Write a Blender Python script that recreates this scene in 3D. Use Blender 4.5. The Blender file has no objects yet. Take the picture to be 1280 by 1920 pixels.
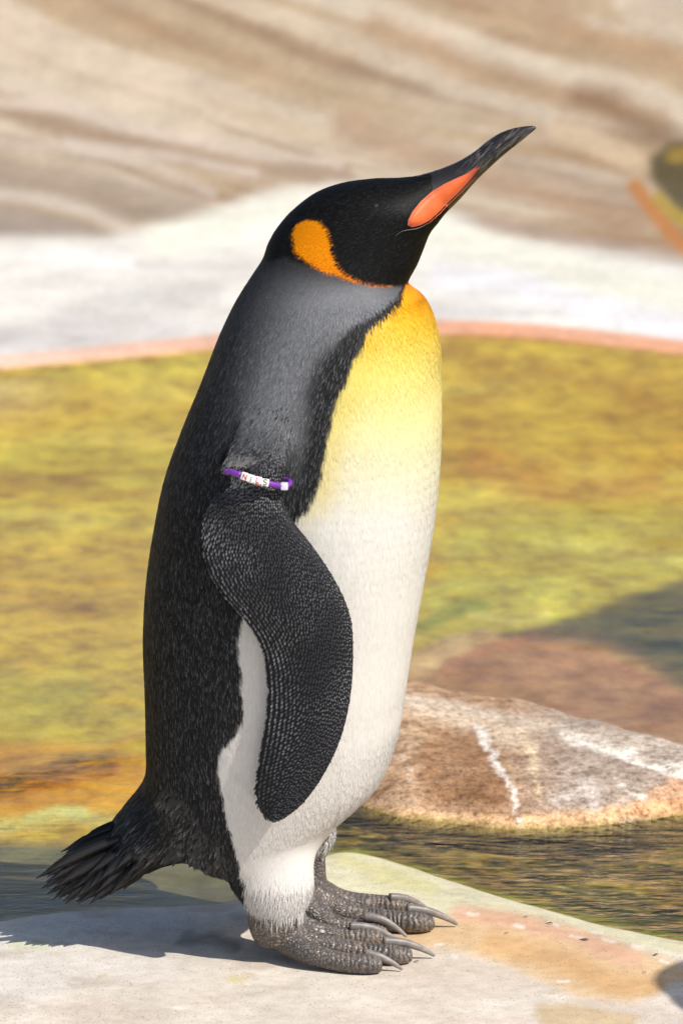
import bpy, math, random
import numpy as np
from mathutils import Vector, Matrix
from mathutils.bvhtree import BVHTree

random.seed(7)
rng = np.random.default_rng(11)
scene = bpy.context.scene

# ------------------------------------------------------------------ camera
CAM = np.array([0.0, -5.75, 1.7])
PITCH = math.radians(12.32)
FPX = 11085.0                        # focal length in photo pixels (1280 x 1920)
cam_d = bpy.data.cameras.new('camera')
cam = bpy.data.objects.new('camera', cam_d)
scene.collection.objects.link(cam)
cam.location = CAM
cam.rotation_euler = (math.pi / 2 - PITCH, 0, 0)
cam_d.sensor_fit = 'VERTICAL'
cam_d.sensor_height = 36.0
cam_d.lens = FPX / 1920 * 36.0
cam_d.clip_start = 0.1
cam_d.clip_end = 2000
cam_d.dof.use_dof = True
cam_d.dof.focus_distance = 5.92
cam_d.dof.aperture_fstop = 9.5
scene.camera = cam

# ------------------------------------------------------------------ sky, sun, exposure
SUN_EL, SUN_AZ = math.radians(47), math.radians(37)
to_sun = Vector((math.cos(SUN_EL) * math.cos(SUN_AZ), -math.cos(SUN_EL) * math.sin(SUN_AZ), math.sin(SUN_EL)))
world = bpy.data.worlds.new('World')
scene.world = world
world.use_nodes = True
wn = world.node_tree.nodes
sky = wn.new('ShaderNodeTexSky')
sky.sky_type = 'NISHITA'
sky.sun_disc = False
sky.sun_elevation = SUN_EL
sky.sun_rotation = math.atan2(to_sun.x, to_sun.y)
sky.air_density = 1.0
sky.dust_density = 1.5
world.node_tree.links.new(sky.outputs['Color'], wn['Background'].inputs['Color'])
wn['Background'].inputs['Strength'].default_value = 0.11
sun_d = bpy.data.lights.new('sun', 'SUN')
sun_d.energy = 4.3
sun_d.angle = math.radians(0.53)
sun_d.color = (1.0, 0.95, 0.87)
sun = bpy.data.objects.new('sun', sun_d)
scene.collection.objects.link(sun)
sun.rotation_euler = to_sun.to_track_quat('Z', 'Y').to_euler()
vs = scene.view_settings
vs.view_transform = 'Standard'
vs.look = 'None'
vs.exposure = 0.2
vs.gamma = 1.0
vs.use_curve_mapping = False
scene.render.engine = 'CYCLES'
scene.cycles.use_denoising = True
scene.cycles.max_bounces = 6
scene.cycles.transparent_max_bounces = 12
scene.cycles.caustics_reflective = False
scene.cycles.caustics_refractive = False

# ------------------------------------------------------------------ helpers
cP, sP = math.cos(PITCH), math.sin(PITCH)
FWD = np.array([0, cP, -sP]); UPV = np.array([0, sP, cP])

def project(p):
    """world points (N,3) -> photo pixel coordinates, used to measure where a marking sits"""
    d = p - CAM
    dep = d @ FWD
    return 640 + FPX * d[:, 0] / dep, 960 - FPX * (d @ UPV) / dep

def ray(u, v):
    return FWD + np.array([1.0, 0, 0]) * (u - 640) / FPX + UPV * (960 - v) / FPX

def onY(u, v, Y=0.0):
    r = ray(u, v)
    return CAM + r * ((Y - CAM[1]) / r[1])

def onZ(u, v, Z=0.0):
    r = ray(u, v)
    return CAM + r * ((Z - CAM[2]) / r[2])

def lin(c):
    c = np.asarray(c, float) / 255.0
    return np.where(c <= 0.04045, c / 12.92, ((c + 0.055) / 1.055) ** 2.4)

def smooth(a, b, x):
    t = np.clip((x - a) / (b - a + 1e-12), 0, 1)
    return t * t * (3 - 2 * t)

def _hash(ix, iy, seed):
    h = (ix.astype(np.int64) * 374761393 + iy.astype(np.int64) * 668265263 + seed * 974634777) & 0xFFFFFFFF
    h = ((h ^ (h >> 13)) * 1274126177) & 0xFFFFFFFF
    return ((h ^ (h >> 16)) & 0xFFFF) / 65535.0

def vnoise(x, y, seed=0):
    x0 = np.floor(x); y0 = np.floor(y)
    fx = x - x0; fy = y - y0
    fx = fx ** 3 * (fx * (fx * 6 - 15) + 10); fy = fy ** 3 * (fy * (fy * 6 - 15) + 10)
    a = _hash(x0, y0, seed); b = _hash(x0 + 1, y0, seed)
    c = _hash(x0, y0 + 1, seed); d = _hash(x0 + 1, y0 + 1, seed)
    return (a * (1 - fx) + b * fx) * (1 - fy) + (c * (1 - fx) + d * fx) * fy

def fbm(x, y, seed=0, octv=4):
    s = 0; a = 0.5; n = 0
    for i in range(octv):
        ca, sa = math.cos(.6 + 1.1 * i), math.sin(.6 + 1.1 * i)
        s = s + a * vnoise((x * ca - y * sa) * 2 ** i + 17.3 * i, (x * sa + y * ca) * 2 ** i - 9.1 * i, seed + i); n += a; a *= 0.5
    return s / n * 2 - 1

def sdf_poly(u, v, pts):
    """signed distance in px, positive inside"""
    pts = np.asarray(pts, float)
    d2 = np.full(u.shape, 1e18); inside = np.zeros(u.shape, bool)
    for i in range(len(pts)):
        a = pts[i]; b = pts[(i + 1) % len(pts)]
        e = b - a; L = e @ e + 1e-12
        t = np.clip(((u - a[0]) * e[0] + (v - a[1]) * e[1]) / L, 0, 1)
        dx = u - a[0] - t * e[0]; dy = v - a[1] - t * e[1]
        d2 = np.minimum(d2, dx * dx + dy * dy)
        c = (a[1] > v) != (b[1] > v)
        with np.errstate(divide='ignore', invalid='ignore'):
            xi = (b[0] - a[0]) * (v - a[1]) / (b[1] - a[1] + 1e-12) + a[0]
        inside ^= c & (u < xi)
    d = np.sqrt(d2)
    return np.where(inside, d, -d)

def sd_line(u, v, pts):
    """distance in px to an open polyline and the parameter along it"""
    pts = np.asarray(pts, float)
    best = np.full(u.shape, 1e18); par = np.zeros(u.shape)
    n = len(pts) - 1
    for i in range(n):
        a = pts[i]; e = pts[i + 1] - a; L = e @ e + 1e-12
        t = np.clip(((u - a[0]) * e[0] + (v - a[1]) * e[1]) / L, 0, 1)
        d2 = (u - a[0] - t * e[0]) ** 2 + (v - a[1] - t * e[1]) ** 2
        m = d2 < best
        best = np.where(m, d2, best); par = np.where(m, (i + t) / n, par)
    return np.sqrt(best), par

def catmull(P, sub):
    P = np.asarray(P, float)
    Q = np.vstack([2 * P[0] - P[1], P, 2 * P[-1] - P[-2]])
    out = []
    for i in range(len(P) - 1):
        p0, p1, p2, p3 = Q[i:i + 4]
        for k in range(sub):
            t = k / sub
            out.append(0.5 * (2 * p1 + (p2 - p0) * t + (2 * p0 - 5 * p1 + 4 * p2 - p3) * t * t + (3 * p1 - p0 - 3 * p2 + p3) * t ** 3))
    out.append(P[-1])
    return np.array(out)

def loft(rings):
    """rings (M,N,3) -> closed verts, faces"""
    M, N = rings.shape[:2]
    V = rings.reshape(-1, 3)
    F = []
    for i in range(M - 1):
        for j in range(N):
            k = (j + 1) % N
            F.append((i * N + j, i * N + k, (i + 1) * N + k, (i + 1) * N + j))
    V = np.vstack([V, rings[0].mean(0), rings[-1].mean(0)])
    c0, c1 = M * N, M * N + 1
    for j in range(N):
        k = (j + 1) % N
        F.append((c0, k, j)); F.append((c1, (M - 1) * N + j, (M - 1) * N + k))
    return V, F

def tube(path, rad, n=14, flat=1.0, sub=4):
    """tapered tube; flat scales the vertical radius"""
    D = np.hstack([np.asarray(path, float), np.asarray(rad, float)[:, None]])
    D = catmull(D, sub)
    pts, r = D[:, :3], np.maximum(D[:, 3], 1e-4)
    T = np.gradient(pts, axis=0); T /= np.linalg.norm(T, axis=1)[:, None] + 1e-12
    rings = []
    for p, t, rr in zip(pts, T, r):
        ref = np.array([0, 0, 1.0]) if abs(t[2]) < 0.9 else np.array([1.0, 0, 0])
        s = np.cross(t, ref); s /= np.linalg.norm(s)
        w = np.cross(s, t)
        a = np.linspace(0, 2 * math.pi, n, endpoint=False)
        rings.append(p + rr * (np.cos(a)[:, None] * s + flat * np.sin(a)[:, None] * w))
    return loft(np.array(rings))

def mesh_obj(name, V, F, mat=None, parent=None, smooth_shade=True, col=None):
    me = bpy.data.meshes.new(name)
    me.from_pydata([tuple(map(float, p)) for p in V], [], F)
    if smooth_shade:
        me.polygons.foreach_set('use_smooth', np.ones(len(me.polygons), bool))
    if col is not None:
        set_col(me, col)
    me.update()
    if mat: me.materials.append(mat)
    o = bpy.data.objects.new(name, me)
    scene.collection.objects.link(o)
    if parent: o.parent = parent
    return o

def set_col(me, col, name='col'):
    at = me.attributes.new(name, 'FLOAT_COLOR', 'POINT')
    c = np.ones((len(me.vertices), 4), np.float32)
    c[:, :3] = col
    at.data.foreach_set('color', c.ravel())

def set_nrm(me, nrm):
    at = me.attributes.new('nrm', 'FLOAT_VECTOR', 'POINT')
    at.data.foreach_set('vector', nrm.astype(np.float32).ravel())

def fast_mesh(name, V, quads, mat, parent=None, col=None, smooth_shade=False):
    """quads (F,4) or tris (F,3) as arrays"""
    me = bpy.data.meshes.new(name)
    k = quads.shape[1]
    me.vertices.add(len(V)); me.vertices.foreach_set('co', V.astype(np.float32).ravel())
    me.loops.add(quads.size); me.loops.foreach_set('vertex_index', quads.astype(np.int32).ravel())
    me.polygons.add(len(quads)); me.polygons.foreach_set('loop_start', np.arange(0, quads.size, k, dtype=np.int32))
    me.polygons.foreach_set('use_smooth', np.full(len(quads), smooth_shade))
    me.update(calc_edges=True)
    if col is not None: set_col(me, col)
    me.materials.append(mat)
    o = bpy.data.objects.new(name, me)
    scene.collection.objects.link(o)
    if parent: o.parent = parent
    return o

def tag(o, label=None, cat=None, group=None, kind=None):
    for k, v in (('label', label), ('category', cat), ('group', group), ('kind', kind)):
        if v: o[k] = v
    return o

# ------------------------------------------------------------------ materials
class NT:
    def __init__(s, name):
        s.m = bpy.data.materials.new(name); s.m.use_nodes = True
        s.t = s.m.node_tree; s.b = s.t.nodes['Principled BSDF']; s.out = s.t.nodes['Material Output']
    def n(s, typ, **kw):
        nd = s.t.nodes.new('ShaderNode' + typ)
        for k, v in kw.items():
            if k.startswith('i_'):
                nd.inputs[k[2:]].default_value = v
            else: setattr(nd, k, v)
        return nd
    def l(s, a, b): s.t.links.new(a, b)
    def noise(s, vec, scale, detail=4, rough=0.55):
        nd = s.n('TexNoise'); nd.inputs['Scale'].default_value = scale
        nd.inputs['Detail'].default_value = detail; nd.inputs['Roughness'].default_value = rough
        if vec is not None: s.l(vec, nd.inputs['Vector'])
        return nd.outputs['Fac']
    def ramp(s, fac, stops):
        nd = s.n('ValToRGB'); el = nd.color_ramp.elements
        while len(el) < len(stops): el.new(0.5)
        for e, (p, c) in zip(el, stops):
            e.position = p; e.color = (*c, 1) if not np.isscalar(c) else (c, c, c, 1)
        s.l(fac, nd.inputs['Fac']); return nd.outputs['Color']
    def mix(s, fac, a, b, mode='MIX'):
        nd = s.n('Mix', data_type='RGBA', blend_type=mode)
        for sock, val in ((nd.inputs[0], fac), (nd.inputs[6], a), (nd.inputs[7], b)):
            if hasattr(val, 'is_linked') or isinstance(val, bpy.types.NodeSocket): s.l(val, sock)
            elif np.isscalar(val): sock.default_value = val if sock.type == 'VALUE' else (val, val, val, 1)
            else: sock.default_value = (*val, 1)
        return nd.outputs[2]
    def math(s, op, a, b=0.0, clamp=False):
        nd = s.n('Math', operation=op, use_clamp=clamp)
        for sock, val in ((nd.inputs[0], a), (nd.inputs[1], b)):
            if isinstance(val, bpy.types.NodeSocket): s.l(val, sock)
            else: sock.default_value = val
        return nd.outputs[0]
    def attr(s, name):
        return s.n('Attribute', attribute_name=name)
    def bump(s, h, strength, dist=0.001, prev=None):
        nd = s.n('Bump'); nd.inputs['Strength'].default_value = strength; nd.inputs['Distance'].default_value = dist
        s.l(h, nd.inputs['Height'])
        if prev is not None: s.l(prev, nd.inputs['Normal'])
        return nd.outputs['Normal']

def simple(name, col, rough=0.5, spec=0.5, noise=None, var=0.3, bump=0.0):
    m = NT(name)
    tc = m.n('TexCoord').outputs['Object']
    f = m.noise(tc, noise or 80)
    c = m.ramp(f, [(0.3, tuple(np.array(col) * (1 - var))), (0.7, tuple(np.minimum(np.array(col) * (1 + var), 1)))])
    m.l(c, m.b.inputs['Base Color'])
    m.b.inputs['Roughness'].default_value = rough
    m.b.inputs['Specular IOR Level'].default_value = spec
    if bump: m.l(m.bump(f, bump), m.b.inputs['Normal'])
    return m.m

# ground: painted / stained concrete
def make_ground_mat():
    m = NT('stained_concrete')
    pos = m.n('NewGeometry').outputs['Position']
    paint = m.attr('col').outputs['Color']
    aux = m.attr('aux')
    sep = m.n('SeparateColor'); m.l(aux.outputs['Color'], sep.inputs['Color'])
    algae, wet, bank = sep.outputs[0], sep.outputs[1], sep.outputs[2]
    n1 = m.noise(pos, 9, 6); n2 = m.noise(pos, 60, 5); n3 = m.noise(pos, 420, 3, 0.7)
    c = m.mix(1.0, paint, m.ramp(n1, [(0.3, (0.86, 0.85, 0.84)), (0.7, (1.1, 1.1, 1.1))]), 'MULTIPLY')
    c = m.mix(1.0, c, m.ramp(n2, [(0.3, (0.87, 0.86, 0.85)), (0.55, (1.0, 1, 1)), (0.75, (1.08, 1.08, 1.08))]), 'MULTIPLY')
    c = m.mix(1.0, c, m.ramp(n3, [(0.30, (0.58, 0.54, 0.50)), (0.42, (1.0, 1, 1)), (0.75, (1.08, 1.08, 1.08))]), 'MULTIPLY')
    # sparse dark grit
    vo = m.n('TexVoronoi', i_Scale=170.0); m.l(pos, vo.inputs['Vector'])
    gate = m.math('GREATER_THAN', m.noise(pos, 26, 2), 0.52)
    grit = m.math('MULTIPLY', m.math('LESS_THAN', vo.outputs['Distance'], 0.17), gate)
    grit = m.math('MULTIPLY', grit, m.math('SUBTRACT', 1.0, bank, True))
    c = m.mix(m.math('MULTIPLY', grit, 0.6), c, (0.12, 0.085, 0.055))
    # algae mottling on the pool floor
    mp = m.n('Mapping'); m.l(pos, mp.inputs['Vector']); mp.inputs['Scale'].default_value = (1.5, 1, 1)
    a1 = m.noise(mp.outputs[0], 5.0, 7, 0.62); a2 = m.noise(mp.outputs[0], 17, 5, 0.55); a3 = m.noise(mp.outputs[0], 110, 4, 0.6)
    ac = m.mix(1.0, m.ramp(a1, [(0.3, (0.74, 0.62, 0.42)), (0.48, (1, 0.98, 0.88)), (0.66, (1.15, 1.24, 1.15))]),
               m.ramp(a2, [(0.3, (0.68, 0.58, 0.44)), (0.5, (1, 1, 1)), (0.7, (1.28, 1.26, 1.2))]), 'MULTIPLY')
    ac = m.mix(1.0, ac, m.ramp(a3, [(0.3, (0.9, 0.88, 0.84)), (0.5, (1, 1, 1)), (0.75, (1.06, 1.06, 1.04))]), 'MULTIPLY')
    c = m.mix(algae, c, m.mix(1.0, c, ac, 'MULTIPLY'))
    m.l(c, m.b.inputs['Base Color'])
    m.l(m.math('SUBTRACT', 0.88, m.math('MULTIPLY', wet, 0.62)), m.b.inputs['Roughness'])
    m.b.inputs['Specular IOR Level'].default_value = 0.35
    h = m.math('ADD', m.math('MULTIPLY', n2, 2.0), n3)
    m.l(m.bump(h, 0.35, 0.0012), m.b.inputs['Normal'])
    return m.m

def make_water_mat():
    m = NT('rippled_water')
    pos = m.n('NewGeometry').outputs['Position']
    def mapped(rot, sc):
        mp = m.n('Mapping'); m.l(pos, mp.inputs['Vector'])
        mp.inputs['Rotation'].default_value = (0, 0, rot); mp.inputs['Scale'].default_value = sc
        return mp.outputs[0]
    w1 = m.noise(mapped(0.15, (0.30, 1, 1)), 42, 3, 0.5)
    w2 = m.noise(mapped(-0.3, (0.5, 1, 1)), 105, 3, 0.55)
    w3 = m.noise(pos, 7, 2, 0.5)
    h = m.math('ADD', m.math('ADD', w1, m.math('MULTIPLY', w2, 0.35)), m.math('MULTIPLY', w3, 2.0))
    nrm = m.bump(h, 0.35, 0.010)
    m.l(m.attr('rip').outputs['Fac'], nrm.node.inputs['Strength'])
    fr = m.n('Fresnel', i_IOR=1.33); m.l(nrm, fr.inputs['Normal'])
    tr = m.n('BsdfTransparent'); tr.inputs['Color'].default_value = (0.90, 0.91, 0.84, 1)
    gl = m.n('BsdfGlossy'); gl.inputs['Roughness'].default_value = 0.06; m.l(nrm, gl.inputs['Normal'])
    mx = m.n('MixShader')
    m.l(fr.outputs[0], mx.inputs[0]); m.l(tr.outputs[0], mx.inputs[1]); m.l(gl.outputs[0], mx.inputs[2])
    m.l(mx.outputs[0], m.out.inputs['Surface'])
    return m.m

def make_rock_mat(name, wetness=0.0):
    m = NT(name)
    pos = m.n('NewGeometry').outputs['Position']
    c = m.attr('col').outputs['Color']
    n1 = m.noise(pos, 45, 6, 0.7); n2 = m.noise(pos, 330, 5, 0.75)
    c = m.mix(1.0, c, m.ramp(n1, [(0.32, (0.62, 0.55, 0.48)), (0.5, (1, 1, 1)), (0.7, (1.25, 1.25, 1.25))]), 'MULTIPLY')
    c = m.mix(1.0, c, m.ramp(n2, [(0.34, (0.38, 0.32, 0.26)), (0.46, (1, 1, 1)), (0.66, (1.4, 1.4, 1.4))]), 'MULTIPLY')
    n4 = m.noise(pos, 120, 4, 0.7)
    c = m.mix(1.0, c, m.ramp(n4, [(0.36, (0.55, 0.45, 0.36)), (0.48, (1, 1, 1)), (0.64, (1.25, 1.25, 1.25))]), 'MULTIPLY')
    m.l(c, m.b.inputs['Base Color'])
    m.b.inputs['Roughness'].default_value = 0.8 - wetness * 0.5
    h = m.math('ADD', n1, m.math('MULTIPLY', n2, 0.6))
    m.l(m.bump(h, 0.6, 0.003), m.b.inputs['Normal'])
    return m.m

def make_attr_mat(name, rough, spec, noise_scale=None, sheen=0.0, bump=0.0):
    m = NT(name)
    c = m.attr('col').outputs['Color']
    if noise_scale:
        tc = m.n('TexCoord').outputs['Object']
        f = m.noise(tc, noise_scale, 4)
        c = m.mix(1.0, c, m.ramp(f, [(0.3, 0.8), (0.7, 1.15)]), 'MULTIPLY')
        if bump: m.l(m.bump(f, bump, 0.001), m.b.inputs['Normal'])
    m.l(c, m.b.inputs['Base Color'])
    m.b.inputs['Roughness'].default_value = rough
    m.b.inputs['Specular IOR Level'].default_value = spec
    if sheen: m.b.inputs['Sheen Weight'].default_value = sheen
    return m.m

def make_plume_mat():
    """fine feather barbs: shading leans on the direction of the coat under each feather"""
    m = NT('plume')
    m.l(m.attr('col').outputs['Color'], m.b.inputs['Base Color'])
    vt = m.n('VectorTransform', vector_type='NORMAL', convert_from='OBJECT', convert_to='WORLD')
    m.l(m.attr('nrm').outputs['Vector'], vt.inputs[0])
    mx = m.n('Mix', data_type='VECTOR'); mx.inputs[0].default_value = 0.80
    m.l(m.n('NewGeometry').outputs['Normal'], mx.inputs[4]); m.l(vt.outputs[0], mx.inputs[5])
    nz = m.n('VectorMath', operation='NORMALIZE'); m.l(mx.outputs[1], nz.inputs[0])
    m.l(nz.outputs[0], m.b.inputs['Normal'])
    m.b.inputs['Roughness'].default_value = 0.52
    m.b.inputs['Specular IOR Level'].default_value = 0.10
    return m.m

def make_body_mat():
    """skin colour from attribute; scaly where the foot mask is on"""
    m = NT('penguin_skin')
    tc0 = m.n('TexCoord').outputs['Object']
    wob = m.n('TexNoise', i_Scale=55.0); m.l(tc0, wob.inputs['Vector'])
    mxv = m.n('Mix', data_type='VECTOR'); mxv.inputs[0].default_value = .012; m.l(tc0, mxv.inputs[4]); m.l(wob.outputs['Color'], mxv.inputs[5])
    tc = mxv.outputs[1]
    c = m.attr('col').outputs['Color']
    foot = m.attr('foot').outputs['Color']
    sp = m.n('SeparateColor'); m.l(foot, sp.inputs[0]); foot = sp.outputs[0]
    vo = m.n('TexVoronoi', i_Scale=270.0, feature='DISTANCE_TO_EDGE'); m.l(tc, vo.inputs['Vector'])
    vc = m.n('TexVoronoi', i_Scale=270.0); m.l(tc, vc.inputs['Vector'])
    d = m.ramp(vo.outputs['Distance'], [(0.0, 0.0), (0.18, 1.0)])
    sv = m.n('SeparateColor'); m.l(vc.outputs['Color'], sv.inputs[0])
    cell = m.ramp(sv.outputs[0], [(0.0, (0.8, 0.8, 0.82)), (0.6, (1.0, 0.97, 0.94)), (1.0, (1.45, 1.3, 1.2))])
    big = m.ramp(m.noise(tc, 38, 3), [(0.35, (0.7, 0.72, 0.76)), (0.65, (1.25, 1.15, 1.05))])
    fc = m.mix(1.0, m.mix(1.0, c, cell, 'MULTIPLY'), big, 'MULTIPLY')
    # transverse scutes along the toes
    sx = m.n('SeparateXYZ'); m.l(tc, sx.inputs[0])
    wv = m.n('TexWave', wave_type='BANDS', bands_direction='X'); m.l(tc, wv.inputs['Vector'])
    wv.inputs['Scale'].default_value = 62.0; wv.inputs['Distortion'].default_value = 1.6; wv.inputs['Detail'].default_value = 1.0; wv.inputs['Detail Scale'].default_value = 1.5
    toe = m.n('MapRange'); m.l(sx.outputs[0], toe.inputs[0])
    for i_, v_ in ((1, -.02), (2, .03), (3, 0), (4, .8)): toe.inputs[i_].default_value = v_
    wr = m.ramp(wv.outputs['Fac'], [(0.0, 0.0), (0.35, 1.0)])
    d = m.mix(toe.outputs[0], d, m.mix(.55, d, wr))
    fc = m.mix(d, m.mix(1.0, c, (0.22, 0.2, 0.19), 'MULTIPLY'), fc)
    m.l(m.mix(foot, c, fc), m.b.inputs['Base Color'])
    m.l(m.math('SUBTRACT', .52, m.math('MULTIPLY', foot, .14)), m.b.inputs['Roughness'])
    m.l(m.math('ADD', m.math('MULTIPLY', foot, .45), .08), m.b.inputs['Specular IOR Level'])
    bp = m.n('Bump'); bp.inputs['Distance'].default_value = 0.0022
    m.l(m.math('MULTIPLY', foot, 0.9), bp.inputs['Strength']); hmix = m.mix(toe.outputs[0], vo.outputs['Distance'], m.mix(.6, vo.outputs['Distance'], wv.outputs['Fac']))
    m.l(hmix, bp.inputs['Height'])
    m.l(bp.outputs[0], m.b.inputs['Normal'])
    return m.m

M_GROUND = make_ground_mat()
M_WATER = make_water_mat()
M_ROCK = make_rock_mat('weathered_rock')
M_BODY = make_body_mat()
M_FEATHER = make_attr_mat('feather', 0.45, 0.35)
M_PLUME = make_plume_mat()
M_BILL = make_attr_mat('bill_horn', 0.38, 0.45, 60, bump=0.3)
M_CLAW = make_attr_mat('claw_horn', 0.42, 0.45, 140, bump=0.3)

# ------------------------------------------------------------------ terrain
ZW = -0.006          # water level; the ledge the penguin stands on is z = 0
near_px = [(-3000, 1790), (-900, 1765), (-200, 1745), (0, 1727), (90, 1713), (180, 1705), (300, 1702), (420, 1694), (500, 1668),
           (560, 1628), (620, 1599), (680, 1602), (760, 1626), (850, 1653), (950, 1686), (1050, 1714), (1150, 1737),
           (1280, 1764), (1500, 1810), (2200, 1930), (4000, 2000)]
far_px = [(-4000, 900), (-1500, 790), (0, 694), (200, 674), (400, 656), (620, 634), (820, 620), (950, 625), (1100, 640),
          (1280, 664), (2500, 800), (5000, 900)]
bank_px = [(-4000, 470), (0, 446), (100, 446), (250, 430), (420, 393), (540, 360), (700, 362), (830, 398), (1000, 452), (1280, 494), (5000, 560)]
near_w = np.array([onZ(u, v, ZW) for u, v in near_px]); near_w = near_w[np.argsort(near_w[:, 0])]
far_w = np.array([onZ(u, v, ZW) for u, v in far_px]); far_w = far_w[np.argsort(far_w[:, 0])]
bank_w = np.array([onZ(u, v, 0.05) for u, v in bank_px]); bank_w = bank_w[np.argsort(bank_w[:, 0])]

def soften(W, sig):
    xs = np.arange(-14, 14, 0.005)
    ys = np.interp(xs, W[:, 0], W[:, 1])
    k = np.exp(-.5 * (np.arange(-3 * sig, 3 * sig + 1e-9, .005) / sig) ** 2); k /= k.sum()
    yp = np.pad(ys, len(k) // 2, mode='edge')
    ysm = np.convolve(yp, k, 'valid')[:len(xs)]
    return np.stack([xs, ysm, np.zeros(len(xs))], 1)
near_w = soften(near_w, .012); far_w = soften(far_w, .12); bank_w = soften(bank_w, .6)

def terrain_z(X, Y):
    ys = np.interp(X, near_w[:, 0], near_w[:, 1]) + 0.012 * fbm(X * 14, X * 0 + 3.1, 5, 3)
    yf = np.interp(X, far_w[:, 0], far_w[:, 1])
    yb = np.interp(X, bank_w[:, 0], bank_w[:, 1])
    d = Y - ys
    z = np.where(d < 0, ZW + 0.006 * (1 - np.exp(d / 0.035)), 0.0)
    dep = 0.020 * (1 - np.exp(-np.maximum(d, 0) / 0.06)) + 0.012 * (1 + fbm(X * 2.2, Y * 2.2, 9, 4)) * smooth(0.1, 0.4, d)
    dep = dep * smooth(0.0, 0.35, yf - Y)
    z = np.where(d >= 0, ZW - dep, z)
    f = np.maximum(Y - yf, 0)
    z = z + 0.012 * (1 - np.exp(-f / 0.05)) + 0.02 * f
    b = np.maximum(Y - yb, 0)
    lift = np.where(b < 1.0, 0.17 * b * b, 0.17 + 0.34 * (b - 1))
    lift = np.where(lift > 1.1, 1.1 + .7 * (1 - np.exp(-(lift - 1.1) / .7)), lift)
    z = z + lift
    q = (Y + 0.75 * X)
    z = z + smooth(0.1, 1.2, b) * (0.022 * fbm(q * 1.7, X * 0.25, 21, 3) + 0.012 * fbm(q * 6, X * 0.8, 22, 3))
    z = z + smooth(0.05, 0.3, f) * 0.012 * fbm(X * 1.3, Y * 1.3, 31, 3)
    z = z + np.where(d < -0.02, 0.0012 * fbm(X * 6, Y * 6, 41, 4), 0) * smooth(0.02, 0.12, -d)
    return z

def graded(lo, hi, core0, core1, step, grow, cap=1e9, upto=0):
    a = list(np.arange(core0, core1 + step, step))
    s = step
    while a[-1] < hi:
        s *= grow
        if a[-1] < upto: s = min(s, cap)
        a.append(a[-1] + s)
    s = step; p = a[0]; pre = []
    while p > lo: s *= grow; p -= s; pre.append(p)
    return np.array(pre[::-1] + a)

gx = graded(-150, 150, -0.42, 0.42, 0.0032, 1.05, .012, .9)
gy = graded(-40, 300, -0.42, 0.75, 0.0042, 1.03, .016, 8.5)
GX, GY = np.meshgrid(gx, gy)
X, Y = GX.ravel(), GY.ravel()
Z = terrain_z(X, Y)
TP = np.stack([X, Y, Z], 1)
U, V = project(TP)
behind = (TP - CAM) @ FWD < 0.5
U[behind] = -9000; V[behind] = 9000

K = 1.18                     # display value of a sunlit flat albedo of 1
def alb(c): return np.minimum(lin(c) / K, 0.85)

col = np.zeros((len(X), 3)); aux = np.zeros((len(X), 3))
nw1 = fbm(X * 7, Y * 7, 51, 5); nw2 = fbm(X * 7, Y * 7, 61, 5)
nb1 = fbm(X * 1.2, Y * 1.2, 71, 5)
ys_all = np.interp(X, near_w[:, 0], near_w[:, 1]); yf_all = np.interp(X, far_w[:, 0], far_w[:, 1]); yb_all = np.interp(X, bank_w[:, 0], bank_w[:, 1])

def blend(mask, c, op=1.0):
    k = np.clip(mask * op, 0, 1)[:, None]
    col[:] = col * (1 - k) + alb(c) * k

SOFT = [1.0]
def paint(pts, c, soft=10, warp=12, op=1.0):
    soft = soft * SOFT[0]
    s = sdf_poly(U + nw1 * warp, V + nw2 * warp * 0.4, pts)
    blend(smooth(-soft, soft, s), c, op)

def stroke(pts, c, width, soft, warp=12, op=1.0, taper=0.0):
    soft = soft * SOFT[0]; warp = warp * (1.6 if SOFT[0] < 1 else 1)
    d, t = sd_line(U + nw1 * warp, V + nw2 * warp * 0.5, pts)
    w = width * (1 - taper * t)
    blend(1 - smooth(w - soft, w + soft, d), c, op)

# bank: streaked tan rock
q = Y + 0.75 * X
al = .6 * X - .8 * Y + .4 * fbm(X * 1.7, Y * 1.7, 78, 4)
wq_ = q + .06 * fbm(X * 1.4, Y * 1.4, 77, 4)
def streaks(fa, fl, seed):
    s_ = 0
    for i, (a_, w_) in enumerate(((1, .5), (2.1, .3), (4.3, .2))):
        s_ = s_ + w_ * fbm(wq_ * fa * a_ + 40, al * fl * a_ + 11 * i, seed + i, 2)
    return s_
streak = streaks(3.4, .45, 81); streak2 = streaks(9.0, .9, 91)
col[:] = alb((198, 178, 150))
blend(smooth(0.0, 0.4, streak), (220, 206, 186)); blend(smooth(0.0, 0.35, -streak), (168, 134, 98))
blend(smooth(0.1, 0.5, streak2), (224, 213, 199), 0.7); blend(smooth(0.1, 0.5, -streak2), (154, 126, 100), 0.7)
SOFT[0] = .8
stroke([(-50, 180), (120, 240), (300, 282), (520, 320), (640, 330)], (172, 148, 126), 22, 20, 10, .8)
stroke([(-50, 190), (100, 200), (260, 240), (420, 270), (640, 312)], (222, 208, 196), 9, 9, 10, .75)
stroke([(130, 266), (250, 286), (360, 300), (480, 325)], (220, 208, 198), 10, 9, 8, .7)
stroke([(-30, 262), (120, 280), (280, 310), (400, 365)], (216, 203, 192), 8, 9, 8, .7)
paint([(-60, 290), (120, 310), (300, 350), (400, 385), (300, 420), (160, 400), (60, 372), (-60, 360)], (178, 164, 150), 22, 16, .8)
stroke([(-40, 362), (80, 372), (160, 392), (230, 425)], (220, 208, 196), 12, 12, 8, .8)
paint([(-60, 385), (60, 395), (160, 415), (210, 438), (120, 462), (40, 458), (-60, 440)], (172, 160, 150), 16, 14, .85)
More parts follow.
